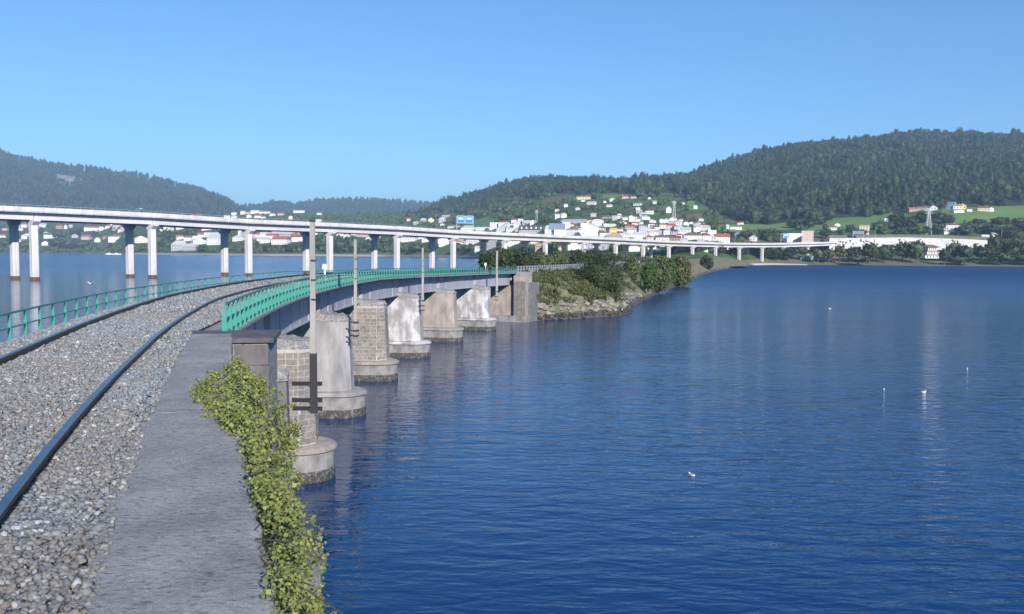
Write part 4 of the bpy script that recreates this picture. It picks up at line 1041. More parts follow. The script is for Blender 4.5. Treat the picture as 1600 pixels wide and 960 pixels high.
for k in range(30):
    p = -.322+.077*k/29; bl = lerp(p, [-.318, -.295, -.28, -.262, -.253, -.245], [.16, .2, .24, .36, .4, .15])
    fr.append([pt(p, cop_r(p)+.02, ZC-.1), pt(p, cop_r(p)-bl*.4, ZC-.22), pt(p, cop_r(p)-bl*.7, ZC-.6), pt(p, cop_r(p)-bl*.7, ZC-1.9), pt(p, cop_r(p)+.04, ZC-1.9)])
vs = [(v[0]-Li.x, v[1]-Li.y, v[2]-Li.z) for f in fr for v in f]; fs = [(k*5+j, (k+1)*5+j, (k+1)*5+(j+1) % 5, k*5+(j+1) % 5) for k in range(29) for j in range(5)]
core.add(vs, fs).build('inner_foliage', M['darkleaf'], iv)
tag(iv, 'yellow green ivy spilling over the outer edge of the concrete coping', 'ivy')
# weeds in the ballast
for k, (px, py) in enumerate(((183, 533), (188, 549), (261, 533))):
    w = atZ(px, py, EYE-1.86); V, F = crown_np(700+k, 12, 9, (.22, .12, .06), .05, .03, 'round', .1)
    o = link('weed', npmesh('weed', V, F, M['greenleaf']), None, w)
    tag(o, ['upper green weed tuft between the two rails', 'lower green weed tuft close to the near rail', 'faint green weed tuft right of the near rail'][k], 'weed', 'weeds in the ballast')
# ================================================================== FAR SHORE
qv = []
qx = list(range(200, 753, 12))
for px in qx:
    D = lerp(px, TX, [t[1] for t in TC])-10; X = atY(px, 395, D)[0]; X2 = atY(px, 395, D+8)[0]
    qv.append([(X, D, -2), (X, D+.1, 3.2), (X2, D+8, 3.4), (X2, D+22, 1.0)])
V = np.array(qv); nx, ny, _ = V.shape; idx = np.arange(nx*ny).reshape(nx, ny)
q = np.stack([idx[:-1, :-1], idx[1:, :-1], idx[1:, 1:], idx[:-1, 1:]], -1).reshape(-1, 4)
link('shore_wall', npmesh('shore_wall', V.reshape(-1, 3), q, M['quaywall']))['kind'] = 'structure'
qv = []
for px in range(1118, 1270, 8):
    D = lerp(px, TX, [t[1] for t in TC])-6; qv.append([(atY(px, 395, D)[0], D, -.2), (atY(px, 395, D+6)[0], D+6, .6+.8*math.sin(math.pi*(px-1118)/152))])
V = np.array(qv); nx, ny, _ = V.shape; idx = np.arange(nx*ny).reshape(nx, ny)
q = np.stack([idx[:-1, :-1], idx[1:, :-1], idx[1:, 1:], idx[:-1, 1:]], -1).reshape(-1, 4)
link('beach', npmesh('beach', V.reshape(-1, 3), q, M['sand']))['kind'] = 'structure'
# retaining wall carrying the road on from the viaduct
RWp = [(1296, 784, 374.6, 396), (1330, 793, 374.2, 398), (1370, 800, 373.6, 396), (1420, 806, 373.2, 398), (1470, 812, 374.6, 398), (1515, 816, 376.2, 396), (1548, 820, 378.2, 396)]
rw = empty('retaining_wall', atY(1420, 398, 740)); L = rw.location
def rwp(x, dz=0, dD=0):
    D = lerp(x, [a[0] for a in RWp], [a[1] for a in RWp])+dD; y = lerp(x, [a[0] for a in RWp], [a[2] for a in RWp]); p = atY(x, y, D-dD); s = D/(D-dD); return (p[0]*s, D, p[2]+dz)
x = 1296.
M['wallwhite'] = mat('pale_stone_facing', (.62, .60, .60), .9, 0, (.42, .41, .41), .35, .03, 2, rnd=[(.92, .92, .94), (1, 1, 1), (.96, .94, .93)], contrast=(.5, .68))
while x < 1546:
    a, b_ = rwp(x+.12), rwp(x+13.9 if x+14 < 1548 else 1548)
    hh_ = a[2]+1
    for r_ in range(3):
        z1a = a[2]-3.2*r_-.03; z0a = a[2]-3.2*(r_+1)+.03; z1b = b_[2]-3.2*r_-.03; z0b = b_[2]-3.2*(r_+1)+.03; j = .04*((int(x)+r_) % 3)
        vs = [(a[0], a[1]-j, z0a), (b_[0], b_[1]-j, z0b), (b_[0], b_[1]-j, z1b), (a[0], a[1]-j, z1a), (a[0], a[1]+.6, z0a), (b_[0], b_[1]+.6, z0b), (b_[0], b_[1]+.6, z1b), (a[0], a[1]+.6, z1a)]
        MB().add([(u-L.x, v-L.y, w-L.z) for u, v, w in vs], [(0, 1, 2, 3), (7, 6, 5, 4), (3, 2, 6, 7), (0, 4, 5, 1), (1, 5, 6, 2), (0, 3, 7, 4)]).build('wall_panel', M['wallwhite'], rw)
    x += 14
mb = MB(); xs = list(range(1296, 1549, 14))
for o0, o1, z0, z1 in ((-.2, .3, .02, 1.1),):
    fr = [[(rwp(x, z0, o0)), rwp(x, z1, o0), rwp(x, z1, o1), rwp(x, z0, o1)] for x in xs]; vs = [(u-L.x, v-L.y, w-L.z) for f in fr for u, v, w in f]
    mb.add(vs, [(k*4+j, (k+1)*4+j, (k+1)*4+(j+1) % 4, k*4+(j+1) % 4) for k in range(len(xs)-1) for j in range(4)])
mb.build('parapet', M['vcon'], rw)
tag(rw, 'long pale stone retaining wall right of the viaduct on the right shore', 'retaining wall')
for x, z, sz in ((1307, -3.5, 1.6), (1312, -1.5, 1.9), (1317, -2.6, 1.3), (1322, -3.2, 1.5), (1328, -1.6, 1.5), (1345, -1.2, 1.9), (1350, -2.2, 1.2), (1354, -1.4, 1.7), (1366, -2.8, 2.6), (1333, -4.2, 1.5)):
    v = rwp(x, z, -.3); V_, F_ = crown_np(int(x), 9, 9, (sz*.6, .5, sz*.9), .7, 0, 'round', .2)
    link('creeper', npmesh('creeper', V_, F_, M['darkleaf']), rw, (v[0]-L.x, v[1]-L.y, v[2]-L.z))
fr = [[rwp(x, .2, .4), rwp(x, .3, 16)] for x in xs]
link('road', npmesh('road', np.array(fr).reshape(-1, 3), np.array([[2*k, 2*k+2, 2*k+3, 2*k+1] for k in range(len(xs)-1)]), M['asphalt']))['kind'] = 'structure'
fr = [[rwp(x, .0, 15), rwp(x, 4.5, 19), rwp(x, 5.5, 60)] for x in xs]
link('road_bank', npmesh('road_bank', np.array(fr).reshape(-1, 3), np.array([[3*k+j, 3*k+3+j, 3*k+4+j, 3*k+1+j] for k in range(len(xs)-1) for j in range(2)]), M['shore']))['kind'] = 'structure'
# ================================================================== HOUSES
WC = {'white': ((.80, .79, .77), (.70, .69, .68)), 'cream': ((.72, .62, .42), (.62, .54, .38)), 'grey': ((.42, .41, .43), (.36, .35, .37)), 'lilac': ((.50, .48, .56), (.45, .43, .5)),
      'tan': ((.42, .32, .24), (.36, .28, .22)), 'pink': ((.62, .46, .42), (.55, .42, .4)), 'blue': ((.2, .32, .42), (.18, .28, .36)), 'yellow': ((.75, .58, .2), (.65, .5, .2))}
RC = {'red': ((.42, .12, .07), (.32, .10, .06)), 'brown': ((.20, .12, .09), (.15, .1, .08)), 'slate': ((.05, .05, .075), (.07, .07, .09)), 'pale': ((.55, .52, .52), (.46, .44, .45)), 'orange': ((.52, .24, .12), (.42, .2, .1)), 'teal': ((.24, .34, .36), (.2, .3, .32))}
for k, (a, b_) in WC.items(): M['w_'+k] = mat(k+'_house_wall', a, .85, 0, b_, .25, coord='pos', contrast=(.45, .7))
for k, (a, b_) in RC.items(): M['r_'+k] = mat(k+'_roof', a, .85, 0, b_, .6, .05, 3, coord='pos')
UB = {}
def ubox(mt):
    if mt not in UB: UB[mt] = MB().box((0, 0, 0), (1, 1, 1)).mesh('unit', M[mt])
    return UB[mt]
def house(px, yb, w, h, wall, roof, rt, D=None, yaw=None, r=random, name='house'):
    p = on_terrain(px, yb) if D is None else atY(px, yb, D)
    k = p[1]/FPX; Wd, H = w*k, h*k; yaw = r.uniform(-.45, .45) if yaw is None else yaw
    dep = max(Wd*.62, min(9, Wd)) ; Wd = max(Wd/(math.cos(yaw)+.45*abs(math.sin(yaw))), 3)
    e = empty(name, (p[0], p[1]+dep/2, p[2]), -math.atan2(p[0], p[1])*.5+yaw)
    wh = H*(.97 if rt == 'flat' else (.60 if rt != 'mansard' else .45)); MB().box((0, 0, (wh-4)/2), (Wd, dep, wh+4)).build('wall', M['w_'+wall], e)
    ov = .35; rm = MB(); hx, hy = Wd/2+ov, dep/2+ov; z = wh+.005
    if rt == 'flat':
        rm.box((0, 0, z+.2), (Wd+.5, dep+.5, .4))
    elif rt == 'gable':     # ridge along x
        rm.add([(-hx, -hy, z), (hx, -hy, z), (hx, hy, z), (-hx, hy, z), (-hx, 0, H), (hx, 0, H)], [(0, 1, 5, 4), (2, 3, 4, 5), (0, 4, 3), (1, 2, 5), (3, 2, 1, 0)])
    elif rt == 'front':     # gable end facing the water
        MB().add([(-Wd/2, -dep/2-.01, z), (Wd/2, -dep/2-.01, z), (0, -dep/2-.01, H-.25), (-Wd/2, -dep/2+.3, z), (Wd/2, -dep/2+.3, z), (0, -dep/2+.3, H-.25)], [(0, 1, 2), (5, 4, 3), (0, 2, 5, 3), (1, 4, 5, 2)]).build('gable', M['w_'+wall], e)
        rm.add([(-hx, -hy, z-.1), (0, -hy, H), (hx, -hy, z-.1), (-hx, hy, z-.1), (0, hy, H), (hx, hy, z-.1), (-hx, -hy, z+.2), (0, -hy, H+.3), (hx, -hy, z+.2), (-hx, hy, z+.2), (0, hy, H+.3), (hx, hy, z+.2)],
               [(6, 7, 10, 9), (7, 8, 11, 10), (0, 1, 7, 6), (1, 2, 8, 7), (3, 9, 10, 4), (4, 10, 11, 5), (0, 6, 9, 3), (2, 5, 11, 8), (0, 3, 4, 1), (1, 4, 5, 2)])
    elif rt == 'hip':
        q_ = min(hx*.55, hy); rm.add([(-hx, -hy, z), (hx, -hy, z), (hx, hy, z), (-hx, hy, z), (-hx+q_, 0, H), (hx-q_, 0, H)], [(0, 1, 5, 4), (2, 3, 4, 5), (0, 4, 3), (1, 2, 5), (3, 2, 1, 0)])
    elif rt == 'mansard':
        a = H*.10; rm.add([(-hx, -hy, z), (hx, -hy, z), (hx, hy, z), (-hx, hy, z), (-hx+a, -hy+a, H*.9), (hx-a, -hy+a, H*.9), (hx-a, hy-a, H*.9), (-hx+a, hy-a, H*.9)], [(0, 1, 5, 4), (1, 2, 6, 5), (2, 3, 7, 6), (3, 0, 4, 7), (4, 5, 6, 7), (3, 2, 1, 0)])
    elif rt == 'arch':
        n = 12; vs = [(s*hx*math.cos(math.pi*j/n) if False else hx*math.cos(math.pi*j/n), s*hy, z+(H-wh)*math.sin(math.pi*j/n)) for s in (-1, 1) for j in range(n+1)]
        rm.add(vs, [(j, j+1, n+2+j, n+1+j) for j in range(n)]+[tuple(range(n+1))[::-1], tuple(range(n+1, 2*n+2))])
    ro = rm.build('roof', M['r_'+roof], e)
    if rt in ('gable', 'hip') and w >= 8: MB().box((Wd*.22, dep*.08, H*.95), (.9, .9, 1.6)).build('chimney', M['w_'+wall], ro)
    if w >= 9:
        nw = max(2, int(round(w/4.2))); ns = max(1, int(round(wh*FPX/p[1]/4.2)))
        ww, whh = min(1.5, Wd/nw*.30), min(1.7, wh/ns*.34)
        for s in range(ns):
            for j in range(nw):
                o = link('window', ubox('glass'), e, (-Wd/2+Wd*(j+.5)/nw, -dep/2-.02, wh*(s+.55)/ns)); o.scale = (ww, .1, whh)
    if rt == 'mansard':
        for j in range(6):
            o = link('dormer', ubox('w_white'), ro, (-Wd/2+Wd*(j+.5)/6, -dep/2+.4, wh+H*.2)); o.scale = (Wd/20, 1.2, H*.16)
    return e
Wt, Cr, Gr, Li_, Tn, Pk = 'white', 'cream', 'grey', 'lilac', 'tan', 'pink'
Z = [
 ('beneath viaduct left of its second column pair', 'houses beneath the first viaduct span', [
  (4, 372, 8, 5, Wt, 'red', 'gable'), (27, 356, 6, 7, Wt, 'pale', 'front'), (38, 356, 8, 7, Wt, 'red', 'hip'), (38, 374, 8, 7, Wt, 'pale', 'hip'), (28, 381, 9, 6, Wt, 'pale', 'gable'), (64, 356, 13, 6, Wt, 'pale', 'gable'),
  (77, 373, 17, 8, Wt, 'brown', 'gable'), (70, 384, 9, 6, Wt, 'pale', 'front'), (93, 358, 9, 6, Tn, 'red', 'gable'), (103, 358, 4, 6, Wt, 'pale', 'front'), (111, 357, 5, 5, Gr, 'pale', 'gable'),
  (142, 361, 22, 7, Wt, 'red', 'gable'), (158, 361, 9, 6, Wt, 'pale', 'hip'), (169, 358, 9, 6, Wt, 'red', 'hip'), (177, 352, 8, 5, Wt, 'pale', 'gable'), (134, 375, 13, 7, Pk, 'red', 'gable'), (152, 379, 8, 7, Wt, 'pale', 'front'),
  (166, 374, 10, 5, Tn, 'brown', 'gable'), (181, 377, 22, 10, Wt, 'brown', 'hip'), (188, 363, 6, 6, Wt, 'red', 'gable')]),
 ('beneath viaduct between second and third column pairs', 'houses beneath the second viaduct span', [
  (217, 380, 18, 10, Wt, 'pale', 'front'), (262, 359, 11, 6, Wt, 'pale', 'gable'), (281, 359, 10, 5, Wt, 'red', 'gable'), (296, 359, 9, 5, Wt, 'pale', 'hip'), (322, 360, 14, 6, Wt, 'brown', 'gable'),
  (278, 392, 22, 14, Gr, 'pale', 'hip'), (296, 392, 20, 10, Gr, 'pale', 'gable'), (307, 376, 12, 6, Wt, 'pale', 'flat'), (308, 383, 20, 9, Wt, 'pale', 'front'), (335, 383, 22, 15, Wt, 'pale', 'gable'), (343, 366, 5, 10, Wt, 'red', 'gable')]),
 ('beneath viaduct between third and fourth column pairs', 'houses beneath the third viaduct span', [
  (377, 369, 9, 9, Wt, 'pale', 'gable'), (372, 378, 16, 9, Wt, 'pale', 'hip'), (402, 372, 9, 7, Wt, 'red', 'hip'), (409, 381, 24, 9, Wt, 'pale', 'hip'), (424, 374, 17, 8, Wt, 'red', 'gable'), (437, 383, 24, 12, Wt, 'red', 'gable'),
  (446, 371, 22, 9, Gr, 'pale', 'gable'), (463, 378, 18, 10, Wt, 'brown', 'gable'), (474, 375, 9, 9, Wt, 'pale', 'flat'), (497, 367, 12, 5, Wt, 'pale', 'front'), (491, 375, 5, 5, Wt, 'pale', 'gable')]),
 ('beneath viaduct between fourth and sixth column pairs', 'houses beneath the fourth and fifth spans', [
  (531, 369, 10, 5, Wt, 'red', 'gable'), (541, 373, 10, 6, Wt, 'pale', 'hip'), (553, 368, 8, 5, Wt, 'pale', 'gable'), (567, 371, 19, 6, Pk, 'red', 'gable'), (578, 380, 12, 10, Wt, 'red', 'front'), (595, 377, 5, 6, Wt, 'pale', 'gable'),
  (543, 389, 6, 4, Gr, 'pale', 'gable'), (638, 378, 24, 8, Wt, 'pale', 'gable'), (656, 374, 18, 7, Wt, 'red', 'hip'), (664, 379, 12, 5, Wt, 'pale', 'flat'), (691, 386, 18, 14, Wt, 'pale', 'front')]),
 ('beneath viaduct beyond the railway bridge end', 'houses beneath the middle spans', [
  (724, 377, 24, 11, Li_, 'pale', 'gable'), (740, 382, 20, 9, Wt, 'pale', 'hip'), (746, 395, 7, 9, Wt, 'pale', 'gable'), (768, 389, 19, 16, Gr, 'pale', 'front'), (800, 385, 24, 12, Wt, 'pale', 'gable'), (790, 387, 9, 8, Wt, 'pale', 'front'),
  (832, 384, 15, 8, Wt, 'orange', 'hip'), (842, 389, 10, 9, Tn, 'orange', 'front'), (866, 379, 13, 8, Wt, 'pale', 'hip'), (895, 383, 12, 6, Wt, 'pale', 'gable'), (893, 391, 18, 7, Wt, 'pale', 'flat'), (919, 391, 15, 10, Li_, 'pale', 'hip'), (945, 392, 15, 10, Li_, 'pale', 'gable'),
  (990, 394, 17, 6, Wt, 'pale', 'flat'), (989, 389, 13, 6, Wt, 'red', 'gable'), (1029, 395, 7, 4, Wt, 'pale', 'gable'), (1068, 392, 14, 6, Pk, 'red', 'gable'), (1102, 393, 11, 8, Wt, 'pale', 'front'), (1139, 392, 9, 6, Wt, 'pale', 'gable'), (1158, 394, 12, 5, Wt, 'pale', 'gable')]),
 ('above the deck left of the tall pole', 'houses under the left hill', [
  (220, 332, 8, 4, Wt, 'red', 'gable'), (238, 332, 9, 4, Tn, 'red', 'gable'), (278, 336, 7, 4, Wt, 'pale', 'front'), (306, 338, 16, 6, Cr, 'red', 'gable'), (354, 342, 9, 5, Wt, 'pale', 'gable'), (366, 332, 7, 4, Wt, 'pale', 'gable'), (366, 341, 8, 4, Wt, 'pale', 'hip'),
  (388, 333, 9, 4, Pk, 'red', 'gable'), (398, 334, 12, 5, Wt, 'pale', 'gable'), (409, 334, 8, 4, Wt, 'red', 'gable'), (402, 341, 11, 5, Wt, 'red', 'gable'), (389, 341, 7, 5, Wt, 'pale', 'front'), (418, 334, 8, 3, Wt, 'pale', 'gable'), (425, 338, 9, 4, Wt, 'pale', 'hip'), (439, 337, 9, 4, Pk, 'red', 'gable'),
  (411, 342, 8, 4, Wt, 'red', 'hip'), (454, 343, 6, 5, Wt, 'pale', 'front'), (466, 333, 16, 4, Wt, 'pale', 'gable')]),
 ('above deck between tall pole and blue sign', 'houses left of the blue road sign', [
  (499, 336, 7, 3, Wt, 'pale', 'gable'), (497, 347, 10, 4, Wt, 'pale', 'gable'), (638, 346, 6, 5, Pk, 'red', 'gable'), (650, 352, 8, 5, Gr, 'pale', 'gable'), (661, 348, 9, 6, Tn, 'pale', 'hip'), (673, 348, 8, 7, Cr, 'orange', 'front'), (690, 348, 11, 7, Gr, 'pale', 'hip'), (690, 354, 7, 4, Wt, 'pale', 'front'),
  (697, 341, 12, 4, Gr, 'pale', 'gable'), (703, 358, 10, 5, Wt, 'brown', 'gable'), (713, 357, 11, 5, Cr, 'brown', 'gable')]),
 ('above deck between blue sign and slate roof', 'houses right of the blue road sign', [
  (732, 363, 22, 9, Wt, 'pale', 'hip'), (755, 363, 19, 7, Wt, 'pale', 'flat'), (784, 363, 14, 8, Wt, 'pale', 'hip'), (796, 364, 12, 7, Wt, 'pale', 'gable'), (790, 352, 20, 6, Wt, 'red', 'hip'), (803, 348, 11, 5, Wt, 'red', 'gable'), (808, 357, 10, 10, Wt, 'pale', 'gable'), (812, 347, 8, 4, Wt, 'pale', 'flat'), (822, 352, 14, 6, Gr, 'pale', 'gable'), (833, 351, 9, 6, Wt, 'pale', 'front')]),
 ('between slate roofed block and orange billboard', 'town buildings left of the billboard', [
  (857, 369, 11, 15, Wt, 'pale', 'hip'), (876, 370, 24, 10, Wt, 'pale', 'flat'), (898, 370, 20, 10, Wt, 'brown', 'flat'), (905, 361, 9, 5, Wt, 'red', 'gable'), (898, 350, 36, 6, Li_, 'pale', 'gable'), (933, 353, 17, 9, Wt, 'pale', 'arch'), (911, 357, 14, 7, Wt, 'pale', 'flat'), (924, 357, 8, 7, Wt, 'pale', 'gable'),
  (934, 358, 13, 5, Wt, 'brown', 'flat'), (922, 372, 24, 15, Wt, 'pale', 'flat'), (940, 372, 13, 11, Wt, 'brown', 'hip')]),
 ('between orange billboard and tall grey block', 'town buildings right of the billboard', [
  (962, 373, 27, 7, Pk, 'pale', 'gable'), (984, 374, 25, 8, Wt, 'pale', 'flat'), (955, 355, 13, 4, Wt, 'pale', 'flat'), (972, 351, 11, 4, Wt, 'pale', 'gable'), (976, 344, 9, 4, Wt, 'pale', 'gable'), (988, 347, 11, 6, Wt, 'pale', 'flat'), (1007, 344, 13, 6, Wt, 'pale', 'hip'), (985, 359, 14, 7, Pk, 'red', 'gable'),
  (1000, 351, 7, 4, Wt, 'pale', 'gable'), (997, 374, 11, 10, Wt, 'pale', 'gable'), (970, 362, 10, 5, Wt, 'red', 'gable'), (995, 364, 10, 6, Wt, 'pale', 'gable')]),
 ('between tall grey block and red roofed block', 'town buildings behind the right part of the deck', [
  (1017, 363, 9, 7, Wt, 'red', 'gable'), (1016, 376, 9, 7, Wt, 'red', 'hip'), (1035, 377, 19, 8, Wt, 'brown', 'gable'), (1043, 367, 12, 7, Wt, 'pale', 'hip'), (1028, 367, 12, 6, Li_, 'pale', 'gable'), (1056, 377, 16, 7, Tn, 'brown', 'gable'), (1054, 367, 9, 7, Li_, 'slate', 'hip'), (1083, 376, 26, 11, Wt, 'brown', 'hip'),
  (1103, 376, 13, 10, Wt, 'brown', 'hip'), (1072, 364, 15, 8, Wt, 'pale', 'gable'), (1062, 360, 9, 5, Wt, 'pale', 'gable'), (1090, 363, 13, 7, Wt, 'pale', 'front'), (1098, 358, 11, 8, Wt, 'brown', 'hip'), (1090, 352, 8, 4, Wt, 'brown', 'gable'), (1060, 353, 10, 7, Wt, 'pale', 'hip'), (1049, 352, 8, 5, Wt, 'pale', 'gable'), (1039, 348, 9, 5, Wt, 'pale', 'gable'),
  (1032, 348, 5, 5, Wt, 'pale', 'front'), (1036, 358, 11, 8, Wt, 'orange', 'hip'), (1049, 346, 7, 5, Wt, 'pale', 'front'), (1077, 372, 9, 5, Wt, 'red', 'gable'), (1045, 376, 8, 4, Pk, 'red', 'gable'), (1070, 378, 10, 5, Wt, 'pale', 'gable'), (1112, 376, 10, 6, Li_, 'pale', 'gable'), (1108, 366, 9, 4, Wt, 'red', 'gable')]),
 ('on the terraced fields above the town', 'hillside houses above the town', [
  (912, 312, 20, 6, Cr, 'brown', 'gable'), (924, 321, 13, 5, Wt, 'pale', 'gable'), (957, 316, 8, 5, Wt, 'pale', 'front'), (952, 324, 8, 4, Wt, 'pale', 'gable'), (944, 318, 4, 3, Wt, 'pale', 'gable'), (975, 311, 12, 4, Pk, 'red', 'gable'), (988, 311, 9, 4, Pk, 'brown', 'gable'), (996, 322, 11, 5, Wt, 'brown', 'gable'), (1043, 333, 8, 9, Wt, 'pale', 'front'),
  (1083, 312, 9, 6, Wt, 'orange', 'front'), (873, 341, 16, 6, Wt, 'pale', 'gable'), (880, 340, 8, 6, Wt, 'pale', 'front'), (997, 335, 9, 5, Gr, 'pale', 'flat'), (1015, 336, 11, 5, Wt, 'pale', 'flat'), (1005, 336, 6, 3, Wt, 'pale', 'gable'), (947, 342, 14, 4, Gr, 'brown', 'gable'), (910, 316, 6, 3, Wt, 'red', 'gable'), (1013, 312, 4, 3, Wt, 'pale', 'gable')]),
 ('below the pasture near the viaduct end', 'houses below the right pasture', [
  (1155, 372, 11, 7, 'blue', 'pale', 'front'), (1178, 378, 9, 8, Wt, 'pale', 'front'), (1158, 351, 7, 4, Wt, 'red', 'gable'), (1153, 352, 5, 4, Pk, 'red', 'gable'), (1148, 359, 19, 3, Wt, 'pale', 'flat'), (1136, 358, 4, 6, Wt, 'pale', 'gable'), (1309, 355, 8, 5, Wt, 'red', 'front'), (1302, 360, 10, 6, Wt, 'brown', 'gable'),
  (1352, 362, 13, 8, Cr, 'pale', 'flat'), (1352, 368, 8, 5, Wt, 'red', 'gable'), (1382, 348, 6, 6, Wt, 'pale', 'front')]),
 ('in the hillside farm at upper right', 'farm cluster at the upper right', [
  (1425, 332, 14, 6, 'tan', 'red', 'gable'), (1443, 330, 18, 6, Tn, 'brown', 'gable'), (1459, 330, 9, 7, Wt, 'brown', 'front'), (1470, 325, 12, 5, Tn, 'brown', 'gable'), (1483, 327, 18, 9, 'blue', 'teal', 'flat'), (1496, 328, 12, 7, Wt, 'orange', 'gable'), (1504, 328, 9, 8, 'yellow', 'orange', 'front'), (1514, 331, 7, 5, Wt, 'brown', 'gable'),
  (1497, 334, 14, 3, Wt, 'pale', 'flat'), (1537, 331, 16, 7, Cr, 'brown', 'gable'), (1546, 331, 8, 6, Wt, 'brown', 'front')]),
 ('above the retaining wall on right shore', 'houses above the retaining wall', [
  (1488, 359, 18, 7, Wt, 'brown', 'gable'), (1478, 362, 14, 3, Wt, 'pale', 'flat'), (1478, 367, 8, 5, Wt, 'pale', 'gable'), (1540, 378, 10, 9, Wt, 'pale', 'flat'), (1555, 377, 8, 10, Cr, 'pale', 'gable')])]
rh = random.Random(99)
fill = random.Random(17)
def filler(zi, x0, x1, y0, y1, step, wmin, wmax, lilac=.1):
    x = x0
    while x < x1:
        y = fill.uniform(y0, y1); hs_ = Z[zi][2]
        if not any(abs(x-h_[0]) < (h_[2])*.45 and abs(y-h_[1]) < 4 for z_ in Z for h_ in z_[2]):
            w = fill.uniform(wmin, wmax); Z[zi][2].append((x, y, w, w*fill.uniform(.5, .75), fill.choice([Wt]*7+[Cr, Gr, Li_, Pk]), fill.choice(['pale']*4+['red', 'red', 'brown', 'orange']), fill.choice(['gable', 'gable', 'hip', 'front', 'flat'])))
        x += step*fill.uniform(.6, 1.4)
filler(7, 772, 812, 354, 362, 11, 9, 13); filler(8, 862, 950, 352, 366, 8, 8, 13); filler(9, 950, 1000, 352, 370, 7, 8, 13); filler(9, 960, 1000, 340, 352, 9, 6, 9)
filler(10, 1010, 1116, 364, 375, 8, 8, 14); filler(10, 1012, 1112, 354, 366, 8, 7, 12); filler(10, 1020, 1100, 345, 354, 12, 5, 9)
filler(6, 690, 716, 356, 361, 10, 8, 11); filler(0, 8, 200, 358, 372, 17, 7, 11); filler(1, 250, 350, 362, 380, 11, 8, 12); filler(2, 375, 480, 366, 374, 9, 8, 14); filler(3, 528, 580, 368, 380, 10, 8, 12); filler(3, 636, 672, 368, 380, 9, 8, 13)
filler(4, 716, 780, 376, 386, 12, 9, 14); filler(4, 880, 1110, 384, 393, 15, 9, 14); filler(5, 380, 450, 330, 342, 11, 5, 8); filler(11, 870, 1090, 312, 340, 22, 5, 8)
rname = {'pale': 'pale', 'red': 'red', 'brown': 'brown', 'slate': 'slate', 'orange': 'orange', 'teal': 'teal grey'}
for phrase, grp, hs_ in Z:
    seen = {}
    for i, hdat in sorted(enumerate(hs_), key=lambda t: t[1][0]):
        px, yb, w, h, wall, roof, rt = hdat; e = house(px, yb, w*1.12, h*1.12, wall, roof, rt, r=rh)
        key = (wall, roof, rt); c = sum(1 for g_ in hs_ if (g_[4], g_[5], g_[6]) == key); k = seen.get(key, 0); seen[key] = k+1; k = min(k, 19)
        d_ = '%s house, %s %s roof' % (wall, rname[roof], {'front': 'gable-end', 'gable': 'ridged', 'hip': 'hipped', 'flat': 'flat', 'arch': 'arched', 'mansard': 'mansard'}[rt])
        tag(e, d_+(', %s from left, ' % ord_(k) if c > 1 else ', ')+phrase, 'house', grp)
e = house(833, 368, 46, 17, Gr, 'slate', 'mansard', r=rh, yaw=.05); tag(e, 'long grey block with dark slate mansard roof and white dormers behind the viaduct', 'apartment block')
e = house(1003, 372, 13, 18, Li_, 'pale', 'flat', r=rh, yaw=.2); tag(e, 'tall windowed lilac grey block rising behind the viaduct deck', 'apartment block')
e = house(1129, 379, 24, 13, Wt, 'red', 'gable', r=rh, yaw=-.05); tag(e, 'long white two storey block with a bright red roof behind the deck', 'apartment block')
e = house(1506, 378, 62, 8, Gr, 'teal', 'gable', D=862, yaw=0, r=rh, name='warehouse'); tag(e, 'long low grey warehouse with teal roof above the retaining wall', 'warehouse')
e = house(1262, 377, 19, 16, Pk, 'pale', 'flat', D=850, yaw=.1, r=rh); tag(e, 'blocky pinkish grey building with dark openings near the viaduct end', 'building')
# angular white building with slanting soffit
aw = empty('angular_building', atY(1242, 377, 840)); k = 840/FPX
MB().add([(x*k, y, z*k) for y in (0, 9) for x, z in ((-12, 5), (-12, 12), (11, 12), (11, 9), (-3, 1), (-3, -2), (-12, -2))], [(0, 6, 5, 4), (0, 4, 3, 2, 1), (7, 11, 12, 13), (7, 8, 9, 10, 11), (1, 2, 9, 8), (2, 3, 10, 9), (3, 4, 11, 10), (4, 5, 12, 11), (0, 1, 8, 7), (6, 0, 7, 13)]).build('wall', M['w_white'], aw)
MB().add([(x*k, y, z*k) for y in (1, 8.9) for x, z in ((11.05, -2), (11.05, 9), (-2.8, 1), (-2.8, -2))], [(0, 1, 2, 3), (7, 6, 5, 4), (0, 4, 5, 1)]).build('glass_wall', M['glass'], aw)
tag(aw, 'white wedge shaped modern building beside the small blue road sign', 'building')
# three-tier house on the right shore
lh = empty('shore_house', atY(1457, 404, 735)); k = 735/FPX
for j, (w, z0, z1, dx) in enumerate(((22, 0, 5, 0), (19, 6.2, 11, 1.5), (14, 12.2, 16.5, 0))):
    MB().box((dx*k, 5, (z0+z1)/2*k), (w*k, 9, (z1-z0)*k)).build('wall', M['w_white'] if j != 0 else M['w_white'], lh)
    MB().box((dx*k, 5, (z1+.6)*k), ((w+2)*k, 10.5, 1.1*k)).build('balcony_slab', M['r_brown'], lh)
    for q_ in range(4): o = link('window', ubox('glass'), lh, ((dx+(q_-1.5)*w*.23)*k, .45, (z0+2.4)*k)); o.scale = (w*.09*k, .12, 2.2*k)
MB().add([(-13*k, 0, 17.2*k), (13*k, 0, 17.2*k), (13*k, 10, 17.2*k), (-13*k, 10, 17.2*k), (-9*k, 5, 21.5*k), (4*k, 5, 21.5*k)], [(0, 1, 5, 4), (2, 3, 4, 5), (0, 4, 3), (1, 2, 5), (3, 2, 1, 0)]).build('roof', M['r_brown'], lh)
tag(lh, 'white three tiered house with dark roof at the shore below the retaining wall', 'house')
